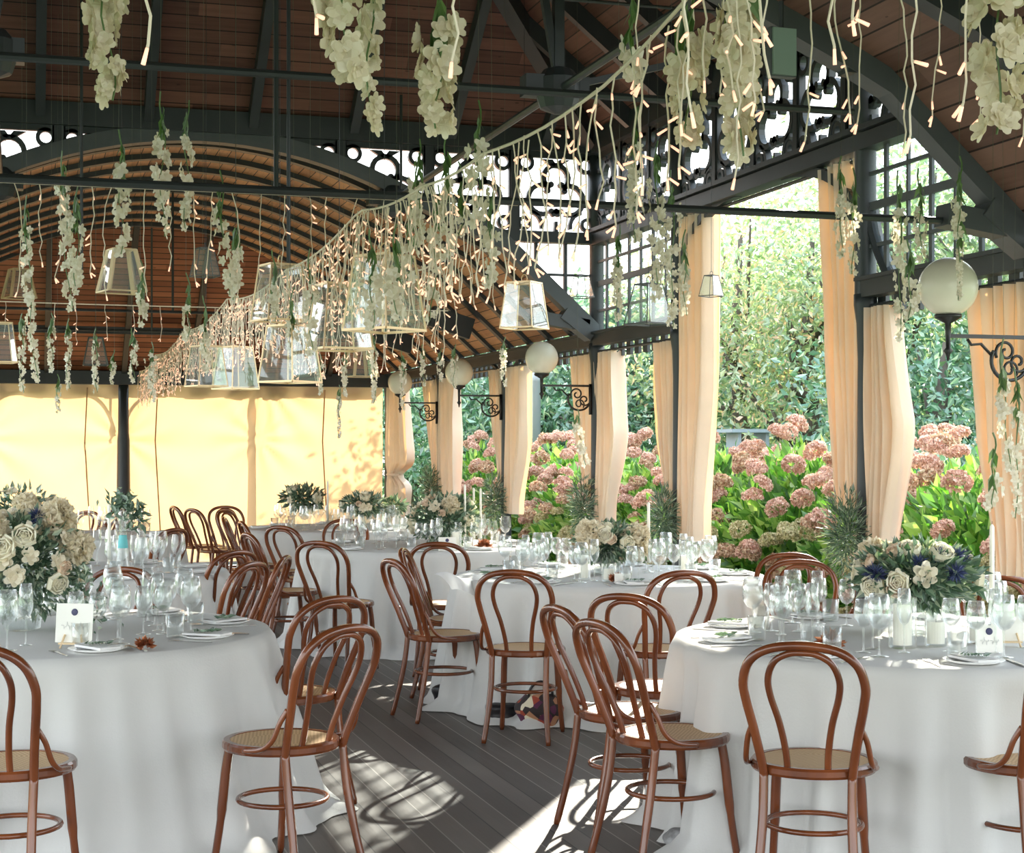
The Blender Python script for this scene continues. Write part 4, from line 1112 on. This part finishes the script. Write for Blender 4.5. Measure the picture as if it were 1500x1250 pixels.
def ornament(px, d, label, s=.035, seed=1):
    rng = np.random.default_rng(seed); n = 90; dd = dirs(n, rng, .3); dd[:, 2] = np.abs(dd[:, 2])
    A = leaves(dd*s*.35, dd, s*.8, rng, .5, .3)
    o = put('copper_ornament', quads_mesh('copper_ornament', A, M['tin']), None, W(px, d, ZT0+.01)); tag(o, label, 'ornament', 'crumpled copper ornaments')
ornament(1216, 6.15, 'crumpled copper ornament left of the thin wine glass stem on the near right table', .05, 1)
ornament(212, 6.1, 'crumpled copper ornament inside the glasses of the near left table', .035, 2)
ornament(903, 9.15, 'copper ornament in front of the middle bouquet', .045, 3)
ornament(708, 12.2, 'dark copper ornament beside the taper candles of the second-row table', .06, 4)
MB().lathe([(.001, .004), (.036, .004), (.04, 0), (.042, .004), (.046, .075), (.044, .075), (.039, .01), (.001, .01)], 24)
b = MB().lathe([(.038, 0), (.044, .002), (.047, .08)], 24, (0, 0, 0), True); o = b.obj('votive_glass', M['glass'], smooth=True, loc=W(1190, 6.22, ZT0)); tag(o, 'square-set clear votive glass left of the copper ornament', 'glass')

# bags and shoe-like things below the middle table
rb = np.random.default_rng(4)
def lump(name, px, d, dims, mat, label, cat, seed, z=0.0, rz=0, handles=True):
    p = W(px, d, z); e = empty(name, p, camrot(rz)); rs = random.Random(seed); a, b_, c = dims
    ph = [rs.random()*6 for _ in range(4)]
    def fn(u, v):
        g = 2*PI*u; el = PI*v
        k = 1+.08*math.sin(3*g+ph[0])*math.sin(el)+.06*math.sin(5*el+ph[1])
        sgn = lambda q, e_: math.copysign(abs(q)**e_, q)
        return (a*k*sgn(math.cos(g), .7)*math.sin(el)**.6, b_*k*sgn(math.sin(g), .7)*math.sin(el)**.6, c-c*math.cos(el)*k if True else 0)
    m = MB().grid(fn, 32, 20); m.obj('bag_body', mat, e, smooth=True)
    if handles:
        for s in (-1, 1):
            H = [(a*.5*math.cos(t), s*b_*.4, c*1.85+c*.9*math.sin(t)) for t in [PI*i/12 for i in range(13)]]
            MB().tube(H, .008, 6).obj('handle', M['black'], e, smooth=True)
    tag(e, label, cat); return e
def floralmat():
    m, nt, out = newmat('floral_print'); p = nt.nodes.new('ShaderNodeBsdfPrincipled'); nt.links.new(p.outputs[0], out.inputs[0]); p.inputs['Roughness'].default_value = .7
    vo = nt.nodes.new('ShaderNodeTexVoronoi'); vo.inputs['Scale'].default_value = 22; nt.links.new(objco(nt), vo.inputs['Vector'])
    sx = nt.nodes.new('ShaderNodeSeparateXYZ'); nt.links.new(vo.outputs['Color'], sx.inputs[0])
    c = ramp(nt, sx.outputs[0], [(0, (.03, .02, .02)), (.3, (.35, .06, .03)), (.5, (.75, .68, .5)), (.65, (.10, .02, .06)), (.8, (.45, .22, .12))], 'CONSTANT')
    nt.links.new(c, p.inputs['Base Color']); return m
lump('handbag', 792, 8.85, (.13, .08, .09), floralmat(), 'floral handbag in red, cream and brown under the middle table', 'bag', 2)
lump('handbag', 735, 9.0, (.10, .09, .06), M['black'], 'small black bag beside the floral handbag', 'bag', 3, handles=False)
lump('handbag', 668, 9.55, (.14, .07, .07), M['black'], 'black bag with a loop handle left of the middle tablecloth', 'bag', 5, rz=-30)
lump('shoe_bag', 845, 8.95, (.10, .06, .05), M['black'], 'black pouch right of the floral handbag', 'bag', 6, handles=False)
lump('jacket', 998, 6.12, (.07, .05, .04), pbr('grey_fabric', (.35, .35, .35), .8, var=.6, nscale=30), 'crumpled grey and white fabric on the floor below the near right tablecloth', 'fabric', 8, handles=False)

# ------------------------------------------------------------------ hanging blossom garlands
bl_near = [blossom_mesh(60+i, M['petal'], .032, 2) for i in range(4)]
def garland(px, ytop, ybot, d, label, seed, wid=.028, size=.022, dens=1.0, near=False, stemlen=.12, sway=.0, bare=0.0, grp=None):
    """stem with blossoms between image heights ytop and ybot at distance d"""
    rng = np.random.default_rng(seed+100); rs = random.Random(seed+500)
    zt, zb = ZH(ytop, d), ZH(ybot, d); p = W(px, d, 0); L = zt-zb
    zroof = roofz(p.x, p.y)+.02
    e = empty('flower_garland', (p.x, p.y, 0))
    k = 12; ph = rs.random()*6
    path = [Vector((.012*math.sin(ph+i*.9)+sway*(i/k)**1.5, .012*math.cos(ph+i*.7), zt+stemlen-(L+stemlen)*i/k)) for i in range(k+1)]
    MB().tube(path, [.0035]*(k//2)+[.0022]*(k+1-k//2), 5).obj('stem', M['leaf_stem'], e)
    MB().tube([(0, 0, zroof), path[0]], .0007, 4).obj('thread', M['green_wire'], e)
    if not bare:
        n = 12; Q = np.array([[0, 0, zt+stemlen*.7*rs.random()] for _ in range(n)])
        D = dirs(n, rng)*.35+np.array([0, 0, -1.0])
        put('leaves', quads_mesh('leaves', leaves(Q, D, .10 if near else .06, rng, .28), M['leaf_stem']), e)
    n = max(5, int(L/size*1.15*dens)); q = []
    for i in range(n):
        t = (i+.5)/n; s = size*(.75+.5*rs.random())*(1.0-.35*abs(t-.35)); z = zt-L*t
        a = rs.random()*6.28; w_ = wid*(.5+.6*rs.random())*(1-.45*t)
        c = np.array([math.cos(a)*w_+sway*t**1.5, math.sin(a)*w_, z]); nv = np.array([math.cos(a), math.sin(a), -.25+.5*rs.random()])
        if near:
            v = Vector(nv); put('blossom', bl_near[i % 4], e, c, v.to_track_quat('Z', 'Y').to_euler(), s/.032)
        else: q += petal_flower(rng, c, nv, s, 5, .35, .85)
    if q: put('blossoms', quads_mesh('blossoms', q, M['petal_far']), e)
    tag(e, label, 'garland', grp or 'hanging blossom garlands')
NG = [
 (150, -60, 145, 3.5, .038, .032, 'large blossom garland hanging from the top edge at the upper left', .02),
 (506, -80, 112, 3.2, .050, .036, 'thick double blossom garland at the top edge, left of a narrow one', 0),
 (542, -60, 192, 3.6, .022, .030, 'narrow garland ending in single round blossoms, top centre-left', 0),
 (641, 40, 190, 3.6, .045, .034, 'dense blossom garland with bright green leaves on top, top centre', 0),
 (1083, -30, 228, 3.3, .036, .034, 'long dense garland in front of the right fretwork, top right of centre', 0),
 (1008, 60, 212, 3.5, .034, .034, 'garland in front of the fretwork, just left of the longest dense one', 0),
 (1462, -60, 195, 3.0, .052, .036, 'big dense garland at the top right corner', .0),
]
for i, (px, a, b_, d, w_, s_, L, sw) in enumerate(NG):
    garland(px, a, b_, d, L, i, w_, s_*.86, 2.6 if w_ > .03 else 1.0, near=True, sway=sw, grp='large near blossom garlands')
MG = [
 (93, 272, 455, 7.6, .030, .024, 'long garland left of the wooden lantern, with drooping single blossoms', .03),
 (112, 322, 432, 7.0, .024, .024, 'short garland overlapping the lower right of the long left one', 0),
 (38, 335, 560, 8.0, .024, .022, 'thin garland nearest the left edge of the photo', .05),
 (178, 248, 372, 6.6, .038, .028, 'thick garland hanging right above the wooden lantern', 0),
 (238, 192, 346, 6.7, .028, .026, 'garland in front of the arched roof, right of the wooden lantern', 0),
 (273, 202, 336, 6.9, .022, .024, 'looser garland just right of the one before the arched roof', 0),
 (322, 308, 432, 6.5, .026, .024, 'garland curving down over the left end of the light curtain', .05),
 (345, 365, 440, 7.0, .024, .024, 'small garland hanging at the cable where the light curtain begins', 0),
 (208, 432, 478, 7.5, .018, .022, 'very short garland just below the wooden lantern', 0),
 (275, 450, 500, 7.6, .026, .024, 'short garland with green leaves in the mass of lights', 0),
 (300, 480, 545, 8.2, .022, .022, 'short garland low in the copper lights', 0),
 (32, 480, 575, 9.5, .018, .018, 'small garland low at the left edge', 0),
 (75, 480, 545, 9.0, .018, .018, 'small garland low left, second from the edge', 0),
 (100, 485, 570, 10.5, .018, .018, 'small garland low left, in front of the blind rail', 0),
 (140, 500, 575, 10.5, .02, .018, 'small garland hanging below the small grey lantern', 0),
 (165, 530, 562, 10.8, .02, .016, 'tiny garland beside the dark post', 0),
 (195, 500, 560, 10.0, .03, .018, 'bushy garland right of the dark post top', 0),
 (222, 520, 590, 10.0, .04, .016, 'brownish bushy garland where the light mass ends at lower left', 0),
 (85, 565, 605, 11.5, .02, .014, 'sparse sprig silhouetted on the blind at the left', 0),
 (497, 580, 642, 12.0, .015, .014, 'thin sparse sprig silhouetted on the blind at centre', 0),
 (402, 420, 470, 7.2, .022, .022, 'garland among the lanterns at centre left', 0),
 (455, 420, 520, 7.0, .030, .022, 'garland between the two biggest mirrored lanterns', 0),
 (545, 400, 480, 6.0, .045, .024, 'bushy garland covering the left half of the biggest lantern', 0),
 (580, 395, 475, 5.8, .035, .024, 'bushy garland covering the right half of the biggest lantern', 0),
 (470, 535, 578, 11, .02, .018, 'short garland low at the blind rail, centre', 0),
 (505, 525, 580, 11, .02, .018, 'short garland low left of the curtain corner', 0),
 (548, 505, 590, 10.5, .02, .018, 'narrow straight garland in front of the far corner curtain', 0),
 (612, 265, 360, 6.2, .032, .024, 'garland at the upper light cable, leftmost of the central bunch', 0),
 (640, 330, 470, 6.4, .028, .024, 'long garland ending beneath the central bunch', -.02),
 (655, 262, 380, 6.0, .030, .024, 'garland in the central bunch between two longer ones', 0),
 (700, 212, 330, 5.8, .046, .028, 'thick garland high on the light cable, centre', 0),
 (718, 330, 420, 6.0, .026, .024, 'garland continuing below the thick central one', 0),
 (675, 300, 345, 6.0, .03, .022, 'short garland tucked below the cable left of the thick central one', 0),
 (620, 520, 565, 12.5, .03, .018, 'small garland in the back group, leftmost', 0),
 (645, 525, 560, 12.3, .03, .018, 'small garland in the back group, second from left', 0),
 (665, 520, 568, 12.6, .03, .018, 'small garland in the back group, beside the yellowish globe', 0),
 (590, 530, 600, 12.2, .025, .018, 'small garland hanging before the farthest globe', 0),
 (738, 512, 565, 10.5, .022, .020, 'garland hanging just below the glass lantern in front of the curtains', 0),
 (925, 62, 118, 3.9, .03, .028, 'short blossom cluster on the rising cable at upper centre-right', 0),
 (930, 215, 355, 6.6, .038, .022, 'full garland right of the dark corner column', 0),
 (962, 262, 440, 7.0, .036, .022, 'long full garland in front of the bright panes', 0),
 (985, 300, 480, 7.6, .040, .022, 'longest hazy garland between column and tall curtain', 0),
 (905, 380, 470, 7.6, .02, .02, 'narrow garland close to the column over bright sky', 0),
 (1003, 390, 462, 7.2, .024, .022, 'garland overlapping the left edge of the tall entrance curtain', 0),
 (1232, 285, 375, 6.9, .030, .020, 'leafy garland on the left of the tall orange curtain pair', 0),
 (1250, 300, 402, 7.0, .026, .020, 'leafy garland on the right of the tall orange curtain pair', 0),
 (1318, 310, 500, 6.4, .026, .022, 'long garland in front of the window panes left of the big globe', 0),
 (1333, 412, 466, 6.2, .034, .024, 'chunky blossom cluster just left of the big globe', 0),
 (1348, 305, 382, 6.6, .022, .020, 'short garland in the panes above and left of the big globe', 0),
 (1405, 290, 350, 6.2, .030, .022, 'garland high above the big globe', 0),
 (1406, 352, 440, 6.6, .012, .012, 'thin sprig hanging in front of the big globe', 0),
 (1468, 560, 690, 6.0, .022, .020, 'trailing garland down the right edge curtain', .03),
 (1455, 700, 745, 5.8, .034, .026, 'white blossom cluster beside the taper candle at the right', 0),
 (1490, 600, 760, 6.2, .024, .018, 'sparse garland at the very right edge', 0),
 (845, 620, 682, 9.3, .028, .022, 'white blossom garland hanging in front of the amber curtain', .06),
 (600, 350, 410, 6.2, .028, .022, 'garland hanging beside the biggest lantern', 0),
 (428, 470, 540, 7.8, .024, .02, 'garland low between mirrored lanterns', 0),
]
for i, (px, a, b_, d, w_, s_, L, sw) in enumerate(MG):
    garland(px, a, b_, d, L, 40+i, w_, s_, 1.35, sway=sw, stemlen=.16 if d < 9 else .08)

# ------------------------------------------------------------------ fairy light curtains
def strand_geo(L, seed):
    rs = random.Random(seed); n = max(5, int(L/.035)); pts = []; x = y = 0.0; bulbs = []
    for i in range(n+1):
        z = -L*i/n; pts.append((x, y, z)); x += rs.uniform(-.012, .012); y += rs.uniform(-.010, .010); x *= .9
        if i and rs.random() < .36:
            a = rs.random()*6.28; bulbs.append((Vector(pts[-1]), Vector((math.cos(a)*.02, math.sin(a)*.012, -.012+rs.uniform(-.01, .008)))))
    bulbs.append((Vector(pts[-1]), Vector((rs.uniform(-.01, .01), 0, -.018))))
    return pts, bulbs
bulb_m = MB().tube([(0, 0, 0), (0, 0, .024)], [.0026, .0034], 6).mesh('bulb', M['bulb'], True)
VAR = [strand_geo(L, 300+i) for i, L in enumerate((.24, .30, .36, .42, .28, .34, .26, .39, .32, .20))]
def strand_mesh(v, r_): 
    b = MB(); b.tube(v[0], r_, 4)
    for p, dv in v[1]: b.tube([p, p+dv*.35], r_, 4)
    return b.mesh('strand', M['wire'])
SM = [strand_mesh(v, .0022) for v in VAR]
def bulb_at(parent, v):
    for p, dv in v[1]:
        q = dv.to_track_quat('Z', 'Y').to_euler(); put('bulb', bulb_m, parent, p+dv*.3, q, 1)
def light_string(path, places, label, ind_bulbs=0, maxs=100, group='fairy light strings', seed=1, cable_r=.0045, lens=None):
    """path: cable polyline; places: list of points with strand"""
    rs = random.Random(seed)
    e = empty('fairy_light_string', path[0]); o = Vector(path[0])
    MB().tube([Vector(p)-o for p in path], cable_r, 6).obj('cable', M['wire'], e, smooth=True)
    mw, mb = MB(), MB(); nb = 0
    for i, p in enumerate(places):
        k = rs.randrange(10) if lens is None else lens[i % len(lens)]; v = VAR[k]; rz = rs.random()*6.28; Mx = Matrix.Translation(Vector(p)-o) @ Matrix.Rotation(rz, 4, 'Z')
        if i < maxs:
            s = put('strand', SM[k], e, Vector(p)-o, (0, 0, rz))
            if nb+len(v[1]) <= ind_bulbs: bulb_at(s, v); nb += len(v[1]); continue
        else:
            mw.tube([Mx @ Vector(q) for q in v[0]], .0022, 4)
        for q, dv in v[1]:
            a = Mx @ (q+dv*.3); c = Mx @ (q+dv*1.3); mb.tube([a, c], [.0026, .0034], 5)
    if mw.v: o_ = mw.obj('strands', M['wire'], e); o_['kind'] = 'stuff'
    if mb.v: o_ = mb.obj('bulbs', M['bulb'], e); o_['kind'] = 'stuff'
    tag(e, label, 'string lights', group)
# main curtain of lights along the axis of the hall
XM = XC-.01; path = []; places = []
key = [(2.6, 2.56), (3.6, 2.36), (4.7, 2.38), (5.45, 2.40), (6.55, 2.47), (8.46, 2.43), (11, 2.50), (14, 2.50), (17, 2.46), (19.4, 2.40)]
def kz(y):
    for (a, za), (b_, zb_) in zip(key[:-1], key[1:]):
        if a <= y <= b_:
            t = (y-a)/(b_-a); return za+(zb_-za)*t-.05*math.sin(PI*t)*(b_-a)/2.5
    return key[-1][1]
y = 2.6
while y <= 19.4: path.append((XM, y, kz(y))); y += .15
y = 2.75; rl = random.Random(9)
while y < 19.3:
    places.append((XM+rl.uniform(-.02, .02), y, kz(y)-.004)); y += (.075 if y < 5.0 else .042)*rl.uniform(.6, 1.4)
light_string(path, places, 'long curtain of warm fairy lights running down the middle of the hall', 100, 100, seed=2)
# second bunch alongside among the lanterns
p2 = [(XM+.42, y_, 2.36-.05*math.sin(y_*2)) for y_ in [6.6+i*.3 for i in range(16)]]
pl2 = []; y = 6.6
while y < 11: pl2.append((XM+.42, y, 2.33)); y += .085*rl.uniform(.6, 1.4)
light_string(p2, pl2, 'short bunch of copper-coloured fairy lights beside the big lanterns', 0, 90, seed=5)
def cross_string(yc, zc, x0, x1, step, label, seed, ind=0, sag=.03, lens=None, jitter=.3):
    rs = random.Random(seed); n = 24
    pth = [(x0+(x1-x0)*i/n, yc, zc-sag*math.sin(PI*i/n)) for i in range(n+1)]
    pl = []; x = x0+step*.5
    while x < x1: t = (x-x0)/(x1-x0); pl.append((x, yc+rs.uniform(-.01, .01), zc-sag*math.sin(PI*t))); x += step*rs.uniform(1-jitter, 1+jitter)
    light_string(pth, pl, label, ind, seed=seed, lens=lens)
cross_string(Y1+.03, 2.525, XL+.7, 2.0, .10, 'fairy light string tied along the lower tie rod at left', 12, 0, .0, lens=[3, 1, 2, 5, 3])
cross_string(12.4, 2.58, XL+.7, 3.2, .17, 'distant fairy light string crossing the far arch at the left', 13, 0, .02, lens=[0, 4])
cross_string(2.3, 2.44, .95, 2.25, .085, 'near fairy light string across the top right with big glowing bulbs', 14, 90, .03, lens=[3, 2, 1, 0, 3, 2, 5])
cross_string(2.3, 2.38, -.20, .75, .30, 'near sparse fairy light string along the top left edge', 15, 60, .02, lens=[0, 1])
cross_string(3.6, 2.72, 1.35, 2.5, .10, 'fairy light string hanging in front of the right fretwork', 16, 60, .06, lens=[2, 3, 5])

# ------------------------------------------------------------------ lanterns
def lantern_proto(name, w0, w1, h, mframe, mirror=False):
    e = empty(name)
    c = lambda s, z: [(-s, -s, z), (s, -s, z), (s, s, z), (-s, s, z)]
    B0, B1 = c(w1, 0), c(w0, h)
    b = MB()
    for k in range(4): b.bar(B0[k], B1[k], .006)
    for Q in (B0, B1):
        for k in range(4): b.bar(Q[k], Q[(k+1) % 4], .009)
    b.bar((-w0, 0, h), (w0, 0, h), .006); b.bar((0, -w0, h), (0, w0, h), .006)
    b.obj('frame', mframe, e)
    for k in range(4):
        g = MB().quad(B0[k], B0[(k+1) % 4], B1[(k+1) % 4], B1[k]); g.obj('glass_pane', M['pane'], e)
    b = MB().tube([(0, .02*math.cos(t), h+.025+.025*math.sin(t)) for t in [2*PI*i/10 for i in range(10)]], .003, 5, closed=True); b.obj('hanging_ring', mframe, e)
    return e
LP = {'g': lantern_proto('glass_lantern', .078, .108, .27, M['gold']), 'w': lantern_proto('glass_lantern', .07, .125, .27, M['pine']), 'k': lantern_proto('glass_lantern', .06, .105, .24, M['steel2'])}
# wooden side boards of the gilt-wood lantern
for s in (-1, 1):
    for q in (-1, 1): MB().bar((s*.118, q*.118, 0), (s*.067, q*.067, .27), .022, .022).obj('corner_board', M['pine'], LP['w'])
LN = [('w', 178, 428, 8.9, .85, 15, 'pale wooden lantern hanging at upper left below a thick garland'),
 ('k', 300, 405, 12.0, .85, 10, 'small lantern with a bright white pane, right of the wooden one'),
 ('w', 28, 437, 14.5, .95, 20, 'pale framed lantern at the left edge'),
 ('k', 140, 535, 14.5, 1.0, 0, 'small grey lantern above the blind left of the dark post'),
 ('g', 345, 570, 10.6, 1.0, 30, 'lantern with bright reflecting panes just above the blind'),
 ('g', 410, 470, 8.4, 1.05, 15, 'gilt-rimmed lantern half buried in lights, centre left'),
 ('g', 425, 560, 7.9, 1.0, 40, 'lantern hanging low in front of the blind rail, centre left'),
 ('g', 497, 512, 7.2, 1.05, 10, 'tall bright-edged lantern left of the biggest lantern'),
 ('g', 563, 484, 6.6, 1.1, 35, 'biggest glass lantern, veiled by bushy garlands'),
 ('w', 528, 552, 14, .95, 15, 'small lantern low beside the blind right corner'),
 ('g', 768, 481, 9.75, 1.0, 45, 'clear glass lantern hanging alone in front of the dark far roof slope'),
 ('k', 852, 436, 13.3, .75, 5, 'tiny black wire lantern against the bright panes'),
 ('k', 950, 475, 9.9, 1.0, 20, 'wire lantern frame hidden in the long hazy garland'),
 ('k', 1042, 434, 10.5, .55, 30, 'small dark wire lantern in front of the tall entrance curtain'),
 ('g', -2, 531, 9.0, .8, 10, 'bright lantern cut by the left edge'),
 ('g', 302, 566, 10.0, .9, 20, 'lantern at the rail between light mass and bright lantern'),
 ('k', 458, 600, 9.4, .01, 0, ''),
]
used = {}
for k, px, yb, d, s, rz, L in LN:
    if not L: continue
    z = ZH(yb, d); p = W(px, d, z); src = LP[k]
    if k not in used: used[k] = 1; e = src; e.location = p; e.rotation_euler = (0, 0, R(rz))
    else: e = dup(src, p, R(rz))
    e.scale = (s, s, s); tag(e, L, 'lantern', 'glass lanterns among the garlands')
    zr_ = roofz(p.x, p.y)
    hh = {'g': .31, 'w': .32, 'k': .29}[k]
    MB().tube([(0, 0, hh-.01), (0, 0, (zr_-z)/s)], .0016/s, 4).obj('cord', M['steel'], e)

# reflecting floodlight in the gable corner above the right frieze
e = empty('floodlight', W(1150, 6.3, 3.03), camrot(20))
MB().box(-.05, .05, 0, .012, -.09, .09).obj('glass_face', pbr('greenish_glass', (.26, .34, .30), .08), e)
MB().box(-.055, .055, .012, .05, -.095, .095).obj('housing', M['steel2'], e); MB().tube([(0, .03, .09), (0, .03, .2)], .01, 6).obj('mount', M['steel'], e)
tag(e, 'square floodlight with a greenish glass face above the right fretwork', 'lamp')

# ------------------------------------------------------------------ camera, sky and sun
cam = bpy.data.cameras.new('camera'); co = bpy.data.objects.new('camera', cam); COL.objects.link(co)
co.location = (0, 0, EYE); co.rotation_euler = (PI/2, 0, -TH)
cam.sensor_width = 36; cam.lens = F/1500*36; cam.shift_y = (HY-625)/1500; cam.clip_start = .05; cam.clip_end = 400
scene.camera = co
w = bpy.data.worlds.new('sky'); scene.world = w; w.use_nodes = True
nt = w.node_tree; nt.nodes.clear(); out = nt.nodes.new('ShaderNodeOutputWorld'); bg = nt.nodes.new('ShaderNodeBackground')
tc = nt.nodes.new('ShaderNodeTexCoord'); sx = nt.nodes.new('ShaderNodeSeparateXYZ'); nt.links.new(tc.outputs['Generated'], sx.inputs[0])
c = ramp(nt, sx.outputs[2], [(0.0, (.95, .97, .96)), (.25, (.90, .96, 1.0)), (1, (.62, .80, 1.0))]); nt.links.new(c, bg.inputs[0])
bg.inputs[1].default_value = 2.4; nt.links.new(bg.outputs[0], out.inputs[0])
sun = bpy.data.lights.new('sun', 'SUN'); so = bpy.data.objects.new('sun', sun); COL.objects.link(so)
az, el = R(33), R(27); dv = Vector((math.sin(az)*math.cos(el), math.cos(az)*math.cos(el), math.sin(el)))
so.rotation_euler = dv.to_track_quat('Z', 'Y').to_euler(); so.location = dv*30+Vector((0, 10, 0))
sun.energy = 9.0; sun.angle = R(.6); sun.color = (1.0, .93, .80)
vs = scene.view_settings; vs.view_transform = 'Standard'; vs.look = 'None'; vs.gamma = 1.0; vs.exposure = .95; vs.use_curve_mapping = False
scene.cycles.transparent_max_bounces = 24
